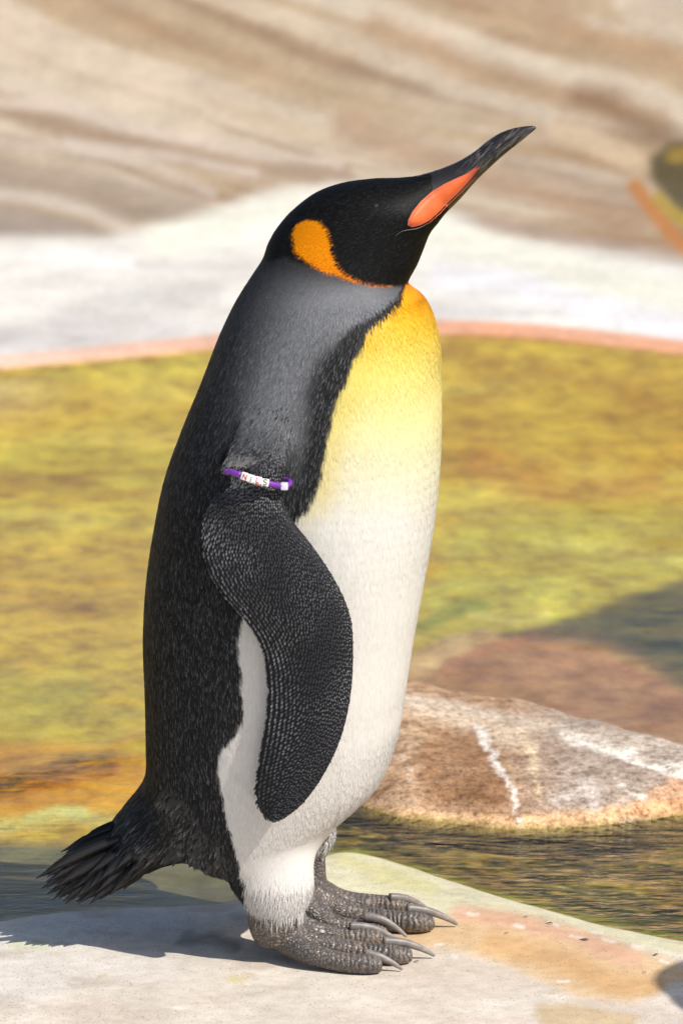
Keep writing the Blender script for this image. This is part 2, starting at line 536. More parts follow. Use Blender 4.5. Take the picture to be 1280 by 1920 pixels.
stroke([(560, -20), (760, 40), (950, 110), (1100, 150), (1300, 215)], (226, 214, 196), 26, 18, 14, .9)
stroke([(700, 50), (860, 110), (1000, 160), (1140, 195), (1230, 225)], (178, 144, 108), 18, 40, 18, .8)
stroke([(880, -10), (1050, 40), (1200, 95), (1320, 140)], (184, 150, 114), 24, 44, 18, .8)
stroke([(1180, 0), (1240, 40), (1320, 70)], (224, 210, 192), 26, 20, 14, .8)
stroke([(690, 100), (800, 140), (900, 180), (1010, 215), (1120, 265)], (218, 204, 186), 18, 16, 14, .8)
stroke([(650, 230), (800, 290), (920, 330), (1060, 380), (1180, 420)], (186, 156, 128), 26, 22, 14, .75)
stroke([(1080, 180), (1140, 200), (1200, 238), (1270, 268), (1340, 290)], (140, 110, 84), 22, 36, 16, .8)
stroke([(1050, 245), (1130, 275), (1200, 310)], (222, 200, 170), 22, 18, 8, .9)
stroke([(960, 300), (1080, 335), (1170, 362), (1260, 425), (1330, 470)], (150, 120, 94), 13, 30, 16, .7)
stroke([(1010, 340), (1110, 350), (1200, 365)], (202, 180, 156), 10, 10, 8, .6)
paint([(1215, 300), (1250, 270), (1300, 262), (1320, 420), (1270, 400), (1225, 345)], (96, 88, 56), 14, 6, .95)
stroke([(1262, 292), (1300, 285)], (168, 140, 60), 14, 10, 4, .9)
stroke([(1190, 350), (1215, 385), (1250, 430), (1300, 480)], (205, 140, 80), 14, 8, 4, .95)
stroke([(1232, 372), (1260, 400), (1310, 432)], (190, 165, 70), 12, 8, 4, .95)
stroke([(830, 385), (960, 420), (1100, 452), (1280, 486)], (196, 178, 164), 12, 12, 8, .7)
SOFT[0] = 1.0
BEACH = [(-4000, 700), (-4000, 500), (0, 448), (100, 446), (180, 446), (260, 430), (340, 412), (420, 393), (480, 370), (540, 358), (640, 350), (740, 362), (830, 396), (900, 424), (1000, 452), (1140, 474), (1280, 494), (1600, 560), (5000, 800), (5000, 1500), (-4000, 1500)]
bank_k = 1 - smooth(-20, 18, sdf_poly(U + nw1 * 10, V + nw2 * 7, BEACH))
bank_col = col * np.array([.80, .76, .71])
# pale beach between pool rim and bank
col[:] = alb((233, 228, 218))
blend(smooth(0.0, 0.6, fbm(X * 1.6, Y * 4.5, 101, 4)), (214, 207, 201), .7)
blend(smooth(0.0, 0.6, fbm(X * 3, Y * 9, 111, 4)), (238, 234, 224), .7)
stroke([(300, 450), (440, 420), (560, 395), (700, 400), (860, 450), (1000, 490), (1320, 570)], (234, 232, 214), 34, 22, 12, .9)
stroke([(60, 480), (200, 485), (240, 490)], (240, 237, 232), 12, 9, 6, .8)
stroke([(830, 520), (960, 530), (1100, 575), (1300, 620)], (236, 233, 234), 24, 18, 8, .85)
stroke([(790, 590), (880, 580), (980, 590)], (212, 207, 203), 16, 14, 8, .6)
stroke([(-40, 640), (120, 628), (330, 618)], (200, 194, 190), 26, 20, 10, .6)
stroke([(120, 600), (260, 570), (400, 545)], (196, 190, 186), 22, 20, 10, .6)
col[:] = col * (1 - bank_k[:, None]) + bank_col * bank_k[:, None]
# pool floor, algae
pool = (Y < yf_all) & (Y > ys_all)
pcol = col.copy(); save = col.copy()
col[:] = alb((200, 176, 74))
g = fbm(X * 1.1, Y * 2.0, 121, 5)
blend(smooth(0.0, 0.45, g), (188, 178, 78)); blend(smooth(0.08, 0.5, -g), (196, 154, 52), .8)
g2 = fbm(X * 2.6 + 4, Y * 4.5, 131, 5)
blend(smooth(0.15, 0.6, g2), (212, 200, 120), .8); blend(smooth(0.15, 0.55, -g2), (164, 128, 38), .65)
stroke([(80, 950), (200, 940), (290, 930)], (160, 104, 32), 10, 16, 40, .5)
stroke([(1000, 690), (1120, 720), (1220, 745)], (166, 118, 40), 14, 20, 40, .5)
stroke([(900, 860), (1050, 930), (1230, 900)], (180, 120, 34), 26, 26, 30, .6)
paint([(880, 980), (1100, 940), (1300, 960), (1300, 1100), (1000, 1190), (780, 1200), (800, 1120)], (190, 188, 92), 30, 40, .75)
stroke([(1000, 1010), (1150, 1030), (1290, 1050)], (214, 212, 140), 12, 14, 30, .6)
stroke([(790, 1175), (860, 1140), (900, 1130)], (138, 150, 44), 12, 12, 14, .8)
stroke([(880, 1150), (960, 1160), (1020, 1150)], (226, 212, 160), 7, 7, 14, .8)
stroke([(-20, 1270), (80, 1300), (160, 1290)], (160, 160, 56), 26, 24, 30, .6)
# amber water on the left, just behind the tail
paint([(-80, 1405), (120, 1400), (290, 1425), (300, 1520), (-80, 1525)], (224, 150, 30), 18, 24, .85)
stroke([(30, 1470), (120, 1450), (200, 1440)], (140, 84, 18), 8, 14, 50, .5)
stroke([(60, 1420), (200, 1410), (260, 1380)], (214, 168, 70), 10, 14, 30, .7)
stroke([(-40, 1560), (60, 1545), (140, 1530), (230, 1545)], (226, 206, 160), 12, 12, 20, .9)
stroke([(60, 1535), (110, 1520), (160, 1525)], (236, 226, 196), 9, 8, 16, .8)
# left channel floor, painted grey and dark for the bird's shadow over it
paint([(-200, 1576), (120, 1582), (420, 1610), (600, 1600), (560, 1680), (420, 1715), (-200, 1760)], (104, 106, 104), 14, 12, .95)
# right: brown slab, pale ramp and the stream
col[:] = np.minimum(col * np.array([1.24, 1.15, .66]), .7)
paint([(740, 1310), (770, 1230), (830, 1195), (900, 1180), (960, 1190), (860, 1250), (770, 1300)], (222, 184, 144), 8, 10, .95)
paint([(700, 1420), (740, 1300), (850, 1245), (960, 1195), (1080, 1205), (1200, 1250), (1320, 1320), (1320, 1480), (1000, 1470)], (194, 144, 106), 8, 8, 1)
DARK_WEDGE = [(940, 1192), (1020, 1172), (1100, 1150), (1180, 1122), (1280, 1094), (1420, 1060), (1420, 1360), (1280, 1292), (1215, 1250), (1150, 1224), (1060, 1206)]  # dark olive wedge painted over the slab and pool floor
sm = sdf_poly(U + nw1 * 8, V + nw2 * 6, DARK_WEDGE); mk = smooth(-16, 10, sm)
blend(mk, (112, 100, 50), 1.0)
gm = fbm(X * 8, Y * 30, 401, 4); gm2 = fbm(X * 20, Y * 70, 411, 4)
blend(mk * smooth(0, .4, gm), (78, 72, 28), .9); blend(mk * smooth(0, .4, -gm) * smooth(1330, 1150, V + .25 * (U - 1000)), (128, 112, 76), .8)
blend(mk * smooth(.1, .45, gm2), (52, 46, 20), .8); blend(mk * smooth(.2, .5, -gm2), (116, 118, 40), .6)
stroke([(1000, 1205), (1120, 1225), (1220, 1270), (1300, 1330)], (202, 142, 110), 24, 30, 20, .6)
stroke([(760, 1300), (860, 1290), (1000, 1330)], (176, 128, 66), 26, 22, 16, .6)
stroke([(830, 1253), (900, 1218), (980, 1200)], (206, 136, 100), 8, 8, 8, .8)
paint([(600, 1590), (640, 1520), (960, 1500), (1320, 1480), (1400, 1850), (1150, 1740), (1000, 1700), (850, 1650), (700, 1600)], (120, 106, 42), 10, 12, 1)
g3 = fbm(X * 46, Y * 60, 141, 4)
reg = smooth(-10, 10, sdf_poly(U, V, [(600, 1600), (640, 1520), (960, 1500), (1400, 1480), (1500, 1850), (1150, 1745), (1000, 1705), (850, 1655), (700, 1604)]))
blend(reg * smooth(0.0, 0.3, g3), (40, 52, 26), .9); blend(reg * smooth(0.08, 0.4, -g3), (182, 150, 70), .85); blend(reg * smooth(0.2, 0.45, fbm(X * 60, Y * 70, 145, 3)), (206, 180, 120), .7)
blend(reg * smooth(850, 1200, U) * smooth(-.3, .3, nw1), (70, 84, 34), .65)
dn = np.abs(sd_line(U, V, [p for p in near_px if 600 <= p[0] <= 2300])[0])
blend(reg * (1 - smooth(2, 16, dn + 8 * nw2)), (150, 160, 48), .8)
pool_k = smooth(-0.01, 0.012, Y - ys_all + 0.006 * nw1) * smooth(-0.02, 0.02, yf_all - Y)
col[:] = np.minimum(col * 1.22, .8)
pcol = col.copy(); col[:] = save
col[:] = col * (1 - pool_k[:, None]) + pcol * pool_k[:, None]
# painted rim along the far edge
rimd = Y - yf_all + 0.015 * fbm(X * 1.5, Y * 1.5, 72, 3)
blend(smooth(-0.035, -0.01, rimd) * (1 - smooth(0.05, 0.075, rimd)) * (.75 + .5 * nb1), (228, 156, 112), .9)
blend(smooth(-0.32, -0.14, rimd) * (1 - smooth(-0.09, -0.05, rimd)) * smooth(200, -20, U), (214, 190, 140), .8)
# ledge
led = 1 - smooth(-0.008, 0.004, Y - ys_all + 0.006 * nw1)
save = col.copy()
col[:] = alb((226, 215, 200))
gl_ = fbm(X * 5, Y * 7, 151, 5)
blend(smooth(0.0, 0.5, gl_), (212, 196, 180), .8); blend(smooth(0.0, 0.5, -gl_), (230, 222, 212), .8)
blend(smooth(.15, .5, fbm(X * 13, Y * 20, 161, 4)), (200, 184, 168), .6)
paint([(590, 1590), (700, 1592), (860, 1645), (1060, 1700), (1320, 1760), (1320, 1800), (1180, 1775), (1020, 1740), (900, 1720), (760, 1715), (560, 1700)], (226, 220, 184), 12, 12, .95)
stroke([(640, 1610), (740, 1635), (800, 1665), (700, 1640)], (222, 212, 140), 12, 14, 20, .6)
paint([(780, 1735), (900, 1712), (1010, 1728), (1120, 1762), (1250, 1800), (1300, 1830), (1180, 1880), (1080, 1868), (1000, 1830), (920, 1800), (850, 1778), (720, 1768)], (222, 188, 142), 14, 22, .9)
stroke([(860, 1715), (960, 1730), (1060, 1755), (1180, 1800)], (226, 178, 148), 16, 14, 16, .8)
stroke([(920, 1770), (1040, 1800), (1140, 1840), (1220, 1850)], (212, 168, 116), 18, 16, 22, .8)
paint([(1000, 1885), (1060, 1880), (1130, 1893), (1200, 1905), (1180, 1935), (1020, 1935)], (206, 180, 140), 9, 12, .85)
stroke([(430, 1725), (480, 1735), (540, 1745)], (150, 138, 126), 10, 10, 30, .4)
stroke([(350, 1750), (372, 1756), (408, 1753), (440, 1764)], (110, 100, 90), 6, 10, 60, .7)
stroke([(30, 1770), (60, 1772), (90, 1770)], (216, 220, 176), 9, 9, 10, .6)
stroke([(430, 1835), (455, 1838)], (222, 206, 140), 6, 5, 6, .6)
for _ in range(26):
    a, b = rng.uniform(20, 1270), rng.uniform(1745, 1915)
    stroke([(a, b), (a + rng.uniform(5, 22), b + rng.uniform(-2, 3))], (205, 188, 150) if rng.random() < .5 else (236, 232, 224), rng.uniform(1.5, 3.5), 2, 8, .7)
for a, b, w in [(965, 1744, 3), (1178, 1777, 4), (1030, 1736, 2.5), (1112, 1754, 4), (1068, 1764, 2.5), (1232, 1806, 2.5), (880, 1721, 2), (1126, 1768, 2)]:
    stroke([(a - 9, b - 2), (a + rng.uniform(-3, 3), b + rng.uniform(-2, 2)), (a + rng.uniform(6, 14), b + rng.uniform(-1, 4))], (240, 232, 216), w, 2.5, 26, .85)
lcol = col.copy(); col[:] = save
col[:] = col * (1 - led[:, None]) + lcol * led[:, None]
aux[:, 0] = pool_k
aux[:, 1] = np.clip(pool_k * .6 + (1 - smooth(0.02, 0.16, ys_all - Y + .03 * nw1)) * led * 0.7 * smooth(600, 700, U), 0, 1)
aux[:, 2] = np.clip(smooth(0.3, 0.8, Y), 0, 1)

nx, ny = len(gx), len(gy)
ii = (np.arange(ny - 1)[:, None] * nx + np.arange(nx - 1)[None, :]).ravel()
quads = np.stack([ii, ii + 1, ii + nx + 1, ii + nx], 1)
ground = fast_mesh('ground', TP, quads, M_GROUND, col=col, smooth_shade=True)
set_col(ground.data, aux, 'aux')
tag(ground, kind='structure')

# water sheet with low real waves
wx = graded(-12, 12, -0.5, 0.5, 0.008, 1.05); wy = graded(-0.35, 6.5, -0.1, 0.8, 0.008, 1.04)
WX, WY = np.meshgrid(wx, wy); wxx, wyy = WX.ravel(), WY.ravel()
wz = ZW + 0.0012 * fbm(wxx * 9, wyy * 20, 201, 3) * smooth(-0.02, 0.1, wyy - np.interp(wxx, near_w[:, 0], near_w[:, 1]))
# a small standing swell where the amber water runs over the lip
p0, p1 = onZ(60, 1450, 0), onZ(270, 1395, 0)
tt = np.clip(((wxx - p0[0]) * (p1[0] - p0[0]) + (wyy - p0[1]) * (p1[1] - p0[1])) / ((p1[0] - p0[0]) ** 2 + (p1[1] - p0[1]) ** 2), 0, 1)
dd = np.hypot(wxx - p0[0] - tt * (p1[0] - p0[0]), (wyy - p0[1] - tt * (p1[1] - p0[1])))
wz += 0.008 * np.exp(-(dd / 0.06) ** 2) * (1 + .5 * fbm(wxx * 12, wyy * 12, 211, 3))
# keep it inside the pool basin
keep = wyy < np.interp(wxx, far_w[:, 0], far_w[:, 1]) + 0.12
nxw = len(wx)
ii = (np.arange(len(wy) - 1)[:, None] * nxw + np.arange(nxw - 1)[None, :]).ravel()
wq = np.stack([ii, ii + 1, ii + nxw + 1, ii + nxw], 1)
wq = wq[keep[wq].all(1)]
water = fast_mesh('water', np.stack([wxx, wyy, wz], 1), wq, M_WATER, smooth_shade=True)
wu, wv = project(np.stack([wxx, wyy, wz], 1))
rip = .06 + .35 * smooth(1330, 1400, wv) * (1 - smooth(250, 400, wu)) + .9 * smooth(1490, 1540, wv) * smooth(560, 640, wu) - .25 * smooth(1560, 1600, wv) * (1 - smooth(350, 450, wu))
at = water.data.attributes.new('rip', 'FLOAT', 'POINT'); at.data.foreach_set('value', np.clip(rip, .05, 1).astype(np.float32))
tag(water, kind='structure')

# ------------------------------------------------------------------ rocks
def mound(name, crest, base, mat, painter, zbase=-0.06, nu=150, nv=60, power=2.0, rough=0.007, seed=0):
    """a low boulder: crest line (x,y,z list) with a front foot line and a mirrored back foot"""
    C = catmull(crest, 12); B = catmull(base, 12)
    n = min(len(C), len(B)); idx = np.linspace(0, 1, nu)
    ci = np.array([np.interp(idx, np.linspace(0, 1, len(C)), C[:, k]) for k in range(3)]).T
    bi = np.array([np.interp(idx, np.linspace(0, 1, len(B)), B[:, k]) for k in range(3)]).T
    rows = []
    for j in range(nv + 1):
        a = math.pi * j / nv                      # 0 = front foot, pi/2 = crest, pi = back foot
        wcos, wsin = math.cos(a), math.sin(a)
        p = np.empty_like(ci)
        out = (bi - ci)
        p[:, :2] = ci[:, :2] + out[:, :2] * (np.sign(wcos) * abs(wcos) ** (2 / power))
        p[:, 2] = zbase + (ci[:, 2] - zbase) * abs(wsin) ** (2 / power)
        rows.append(p)
    R = np.array(rows)                            # (nv+1, nu, 3)
    # close the two ends
    endk = np.minimum(1, np.sin(np.linspace(0, math.pi, nu)) * 3.2) ** 0.5
    R[:, :, 2] = zbase + (R[:, :, 2] - zbase) * endk[None, :]
    Vv = R.reshape(-1, 3)
    k = smooth(zbase, zbase + .05, Vv[:, 2])
    Vv[:, 2] += k * rough * fbm(Vv[:, 0] * 11, Vv[:, 1] * 11, seed, 4)
    ii = (np.arange(nv)[:, None] * nu + np.arange(nu - 1)[None, :]).ravel()
    qd = np.stack([ii, ii + 1, ii + nu + 1, ii + nu], 1)
    o = fast_mesh(name, Vv, qd, mat, col=painter(Vv), smooth_shade=True)
    return o

def paint_boulder(P):
    u, v = project(P); x, y, z = P.T
    n1 = fbm(x * 16, y * 16 + z * 30, 301, 5); n2 = fbm(x * 50, y * 50 + z * 60, 311, 4); n3 = fbm(x * 130, y * 130 + z * 160, 321, 3)
    c = np.tile(alb((188, 152, 118)), (len(P), 1))
    def bl(k, cc, op=1.0):
        k = np.clip(k * op, 0, 1)[:, None]; c[:] = c * (1 - k) + alb(cc) * k
    uu, vv = u + n1 * 22, v + n1 * 10 + n2 * 5
    bl(smooth(0, .5, n1), (206, 176, 142), .8); bl(smooth(0, .4, -n2), (142, 104, 66), .75)
    bl(smooth(900, 1100, uu), (176, 160, 146), .85)
    bl(smooth(-12, 12, sdf_poly(uu, vv, [(740, 1300), (860, 1322), (980, 1345), (1010, 1400), (940, 1400), (880, 1370), (780, 1345)])), (218, 196, 168), .85)
    bl(smooth(-16, 16, sdf_poly(uu, vv, [(800, 1390), (900, 1370), (950, 1440), (940, 1520), (800, 1500)])), (140, 96, 54), .7)
    bl(1 - smooth(8, 26, np.abs(v - np.interp(u, [600, 750, 960, 1280], [1520, 1538, 1545, 1520]) + n1 * 14)), (230, 186, 138), .85)
    bl(smooth(-10, 14, sdf_poly(uu, vv, [(1180, 1500), (1300, 1440), (1300, 1540), (1200, 1540)])), (214, 158, 112), .6)
    def st(pts, cc, w, s, op=1.0, tp=0.0):
        d, t = sd_line(uu * .8 + u * .2 + n3 * 9, v + n2 * 9, pts); ww = w * (1 - tp * t) * (.9 + .9 * n2)
        bl(1 - smooth(ww - s, ww + s, d), cc, op)
    st([(895, 1370), (915, 1400), (935, 1440), (955, 1480), (968, 1530), (972, 1550)], (236, 226, 214), 9, 4, .95, .6)
    st([(985, 1395), (1000, 1430), (1005, 1470), (1008, 1500)], (222, 200, 164), 11, 6, .85, .6)
    st([(1060, 1375), (1130, 1400), (1200, 1425), (1300, 1448)], (238, 230, 216), 12, 4, .95, -.4)
    st([(1150, 1462), (1180, 1485), (1210, 1497)], (234, 226, 214), 5, 4, .85)
    st([(1050, 1490), (1090, 1480), (1110, 1500)], (216, 204, 194), 20, 18, .7)
    st([(1180, 1385), (1240, 1398), (1300, 1402)], (220, 210, 200), 6, 5, .7)
    st([(755, 1420), (765, 1440), (772, 1470)], (212, 190, 164), 4, 4, .7)
    bl(1 - smooth(6, 20, np.abs(v - np.interp(u, [640, 740, 860, 980, 1120, 1280], [1310, 1300, 1318, 1345, 1372, 1400]) - 8)) , (206, 190, 170), .6)
    bl(1 - smooth(.0, .006, z - ZW + n2 * .003), (150, 140, 60), .6)
    bl(1 - smooth(-.018, -.008, z), (70, 64, 30), 1)
    return c

foot = [onZ(u, v, ZW) for u, v in [(560, 1470), (640, 1508), (740, 1538), (850, 1552), (980, 1560), (1120, 1552), (1280, 1530), (1500, 1490), (1750, 1420)]]
def crest_pt(u, v, back):
    return onY(u, v + np.interp(u, [600, 850, 1120, 1280], [52, 48, 26, 14]), back)
crest = [crest_pt(600, 1375, .74), crest_pt(660, 1330, .76), crest_pt(740, 1303, .78), crest_pt(850, 1318, .76), crest_pt(980, 1342, .72), crest_pt(1120, 1372, .67), crest_pt(1280, 1402, .62), crest_pt(1500, 1425, .57), crest_pt(1750, 1440, .53)]
boulder = mound('boulder', crest, foot, M_ROCK, paint_boulder, zbase=-0.05, power=3.2, seed=331, nu=380, nv=150)
tag(boulder, 'low rounded brown boulder with white droppings streaks, in the stream behind the penguin', 'rock')

# ------------------------------------------------------------------ penguin
penguin = bpy.data.objects.new('king_penguin', None)
scene.collection.objects.link(penguin)
penguin.location = (0, 0, 0)
tag(penguin, 'king penguin standing in profile with raised bill, orange ear patch and purple flipper band', 'penguin')

NR = 56
def ring_bf(B, F, w, n=2.2, Y=0.0, egg=0.0):
    b, f = onY(*B, Y), onY(*F, Y)
    c = (b + f) / 2; a = (f - b) / 2
    t = np.linspace(0, 2 * math.pi, NR, endpoint=False)
    ct = np.sign(np.cos(t)) * np.abs(np.cos(t)) ** (2 / n); st_ = np.sign(np.sin(t)) * np.abs(np.sin(t)) ** (2 / n)
    return c + ct[:, None] * a + (st_ * w * (1 + egg * ct))[:, None] * np.array([0, 1.0, 0])

def interp_loft(spec, sub=5, n=2.2, Y=0.0, egg=0.0):
    S = catmull(np.array([[*B, *F, w] for B, F, w in spec]), sub)
    return loft(np.array([ring_bf((r[0], r[1]), (r[2], r[3]), max(r[4], .001), n, Y, egg) for r in S]))

torso = [((430, 1622), (530, 1622), .050), ((365, 1605), (590, 1588), .092), ((310, 1560), (635, 1535), .106), ((282, 1500), (692, 1482), .116), ((275, 1440), (724, 1438), .123),
         ((274, 1370), (746, 1375), .130), ((272, 1290), (760, 1295), .136), ((269, 1200), (775, 1200), .140), ((274, 1100), (793, 1100), .143),
         ((288, 1000), (811, 1000), .143), ((309, 900), (823, 905), .140), ((340, 812), (828, 805), .134), ((376, 724), (828, 712), .124),
         ((404, 650), (825, 645), .112), ((424, 603), (813, 592), .101), ((446, 560), (794, 558), .089), ((470, 522), (768, 536), .076),
         ((492, 487), (766, 524), .066), ((504, 455), (782, 494), .060), ((522, 425), (792, 470), .056), ((550, 394), (799, 452), .053),
         ((592, 363), (804, 440), .050), ((642, 345), (808, 433), .047), ((700, 337), (812, 427), .042), ((745, 335), (820, 418), .034),
         ((778, 331), (830, 405), .026), ((805, 324), (841, 393), .019), ((825, 319), (848, 384), .012)]
parts = [interp_loft(torso, egg=0.03)]
tail_b = [((300, 1395), (500, 1570), .085), ((280, 1440), (450, 1592), .080), ((264, 1473), (398, 1606), .070), ((238, 1508), (335, 1610), .062), ((210, 1545), (296, 1622), .050), ((190, 1570), (262, 1632), .034), ((182, 1585), (235, 1628), .018)]
parts.append(interp_loft(tail_b, n=2.0))

flip = [((610, 640), (500, 640), -.055, .026), ((597, 692), (482, 700), -.079, .026), ((578, 745), (455, 765), -.101, .023), ((557, 795), (438, 818), -.120, .020), ((546, 840), (424, 860), -.137, .018),
        ((539, 868), (411, 884), -.147, .016), ((534, 890), (430, 892), -.151, .012), ((531, 915), (428, 914), -.153, .012), ((533, 945), (398, 938), -.157, .014),
        ((549, 976), (381, 968), -.160, .0145), ((582, 1018), (377, 1012), -.164, .0145), ((613, 1062), (385, 1057), -.167, .014), ((642, 1113), (404, 1099), -.169, .013),
        ((659, 1163), (440, 1141), -.170, .012), ((663, 1212), (471, 1181), -.170, .0115), ((662, 1262), (489, 1216), -.169, .011), ((657, 1312), (498, 1262), -.168, .0105),
        ((645, 1367), (499, 1312), -.166, .010), ((627, 1416), (495, 1355), -.164, .009), ((601, 1464), (488, 1400), -.161, .0085), ((574, 1501), (481, 1445), -.158, .0075),
        ((548, 1525), (477, 1487), -.155, .0065), ((529, 1538), (483, 1515), -.153, .005), ((513, 1544), (498, 1536), -.152, .003)]
FS = catmull(np.array([[*l, *t, y, h] for l, t, y, h in flip]), 6)
def flipper_frame(r):
    yt = r[4] + 0.016 * smooth(900, 1000, r[1])
    l = onY(r[0], r[1], r[4]); t = onY(r[2], r[3], yt)
    return l, t, r[5]
def flipper_rings(sign):
    out = []
    th = np.linspace(0, 2 * math.pi, 40, endpoint=False)
    for r in FS:
        l, t, h = flipper_frame(r)
        c = (l + t) / 2; a = (l - t) / 2
        nrm = np.cross(a, np.array([0, 0, 1.0])); nrm = np.array([0, 1.0, 0])
        prof = np.sin(th) * (0.66 + 0.34 * np.cos(th))
        P = c + np.cos(th)[:, None] * a + (prof * h)[:, None] * nrm
        P[:, 1] *= sign
        out.append(P)
    return np.array(out)
flip_near = loft(flipper_rings(1)); flip_far = loft(flipper_rings(-1))
parts += [flip_near, flip_far]

# legs: feathered thigh then bare tarsus, feet with three toes each
def G(u, v, z): return onZ(u, v, z)
leg_near = interp_loft([((400, 1450), (520, 1450), .026), ((392, 1520), (556, 1510), .034), ((398, 1580), (584, 1572), .039), ((414, 1628), (590, 1622), .040), ((438, 1664), (585, 1660), .038), ((460, 1690), (572, 1687), .034), ((478, 1704), (556, 1702), .027)], Y=-.060, n=2.0)
leg_far = interp_loft([((420, 1460), (612, 1470), .055), ((450, 1520), (622, 1525), .052), ((490, 1555), (624, 1560), .044), ((520, 1580), (612, 1585), .03)], Y=.066, n=2.0)
feet = []
heel_n = onY(517, 1742, -.066)
feet.append(tube([onY(520, 1690, -.066), onY(517, 1715, -.066), onY(516, 1740, -.066), onY(520, 1768, -.066)], [.027, .028, .026, .020], 20))
toesN = [([(515, 1748, .026), (570, 1775, .021), (640, 1795, .015), (690, 1803, .0125), (713, 1806, .010)], [.0180, .0128, .0114, .0110, .0084]),
         ([(520, 1740, .030), (590, 1755, .024), (670, 1772, .017), (735, 1784, .0135), (768, 1787, .010)], [.0190, .0132, .0118, .0114, .0084]),
         ([(530, 1725, .030), (590, 1733, .024), (640, 1741, .018), (690, 1750, .013), (712, 1752, .010)], [.0180, .0126, .0112, .0106, .0082])]
toesF = [([(560, 1690, .034), (610, 1712, .025), (660, 1727, .018), (700, 1737, .0135), (722, 1741, .010)], [.0180, .0126, .0112, .0106, .0082]),
         ([(575, 1680, .034), (650, 1698, .025), (720, 1712, .0185), (780, 1723, .0145), (808, 1727, .010)], [.0195, .0140, .0126, .0122, .0086]),
         ([(585, 1668, .034), (640, 1674, .026), (700, 1682, .0185), (740, 1690, .0145), (762, 1694, .010)], [.0188, .0134, .0120, .0114, .0084])]
for chain, rad in toesN + toesF:
    pts_ = np.array([G(u, v, z) for u, v, z in chain])
    for k in (1, 2, 3, 4): pts_[k, 2] = rad[k] * (1.3 if k == 1 else .88)
    feet.append(tube(pts_, rad, 16, flat=0.9))
# webs
def web(a, b, k=0.62):
    P = []
    for (u, v, z), (u2, v2, z2) in zip(a, b): P.append(G((u + u2) / 2, (v + v2) / 2, (z + z2) / 2 * .8))
    P = np.array(P)[:3]; P[2] = P[1] * .4 + P[2] * .6
    return tube(P, [.016, .0075, .0035], 14, flat=.6)
for T in (toesN, toesF):
    feet.append(web(T[0][0], T[1][0])); feet.append(web(T[1][0], T[2][0]))
feet.append(tube([onY(560, 1560, .066), onY(574, 1605, .066), onY(578, 1645, .066), onY(580, 1675, .066), onY(582, 1690, .066)], [.024, .0195, .0185, .022, .023], 20))
parts += [leg_near, leg_far] + feet

# one continuous body: join, voxel remesh, smooth
Vs, Fs, off = [], [], 0
for v_, f_ in parts:
    Vs.append(v_); Fs += [tuple(i + off for i in f) for f in f_]; off += len(v_)
raw = mesh_obj('raw_body', np.vstack(Vs), Fs)
md = raw.modifiers.new('r', 'REMESH'); md.mode = 'VOXEL'; md.voxel_size = 0.002; md.adaptivity = 0
ms = raw.modifiers.new('s', 'SMOOTH'); ms.factor = 0.5; ms.iterations = 4
dg = bpy.context.evaluated_depsgraph_get()
me = bpy.data.meshes.new_from_object(raw.evaluated_get(dg))
me.name = 'body'
bpy.data.objects.remove(raw)
body = bpy.data.objects.new('body', me); scene.collection.objects.link(body); body.parent = penguin
me.materials.clear(); me.materials.append(M_BODY)
nv = len(me.vertices)
BP = np.empty(nv * 3, np.float32); me.vertices.foreach_get('co', BP); BP = BP.reshape(-1, 3).astype(float)
me.polygons.foreach_set('use_smooth', np.ones(len(me.polygons), bool))

def bvh_of(lst):
    VV, FF, o = [], [], 0
    for v_, f_ in lst:
        VV += [tuple(p) for p in v_]; FF += [tuple(i + o for i in f) for f in f_]; o += len(v_)
    return BVHTree.FromPolygons(VV, FF)
bt_flip = bvh_of([flip_near, flip_far]); bt_feet = bvh_of(feet); bt_torso = bvh_of([parts[0], parts[1], leg_near, leg_far])
def dist(bt, P, mask):
    d = np.full(len(P), 9.0)
    for i in np.nonzero(mask)[0]:
        r = bt.find_nearest(P[i], 0.05)
        if r[0] is not None: d[i] = r[3]
    return d
# blend the shoulder and hip joints
edg = np.empty(len(me.edges) * 2, np.int32); me.edges.foreach_get('vertices', edg); edg = edg.reshape(-1, 2)
pu0, pv0 = project(np.stack([BP[:, 0], -np.abs(BP[:, 1]), BP[:, 2]], 1))
blendw = smooth(620, 690, pv0) * (1 - smooth(760, 850, pv0)) * (np.abs(BP[:, 1]) > .06)
blendw = np.maximum(blendw, smooth(1400, 1450, pv0) * (1 - smooth(1615, 1660, pv0)) * (pu0 > 300) * (pu0 < 640) * (np.abs(BP[:, 1]) < .125))
blendw = np.maximum(blendw, smooth(1390, 1430, pv0) * (1 - smooth(1545, 1590, pv0)) * (pu0 < 380) * (1 - smooth(340, 380, pu0)))
se_ = edg[(blendw[edg] > 0).any(1)]
src = np.concatenate([se_[:, 0], se_[:, 1]]); dst = np.concatenate([se_[:, 1], se_[:, 0]])
ids, inv = np.unique(src, return_inverse=True)
dg_ = np.bincount(inv)[:, None]; bw_ = (blendw[ids] * .6)[:, None]
for it in range(90):
    acc = np.stack([np.bincount(inv, BP[dst, k]) for k in range(3)], 1)
    BP[ids] += (acc / dg_ - BP[ids]) * bw_
me.vertices.foreach_set('co', BP.astype(np.float32).ravel()); me.update()
m_fl = (BP[:, 2] < .62) & (BP[:, 2] > .08) & (np.abs(BP[:, 1]) > .07)
m_ft = BP[:, 2] < .10
d_fl = dist(bt_flip, BP, m_fl); d_ft = dist(bt_feet, BP, m_ft); d_to = dist(bt_torso, BP, m_fl | m_ft)
flip_k = np.clip((d_to - d_fl) / 0.004 + .3, 0, 1) * m_fl
foot_k = np.clip((d_to - d_ft) / 0.003 + .4, 0, 1) * m_ft

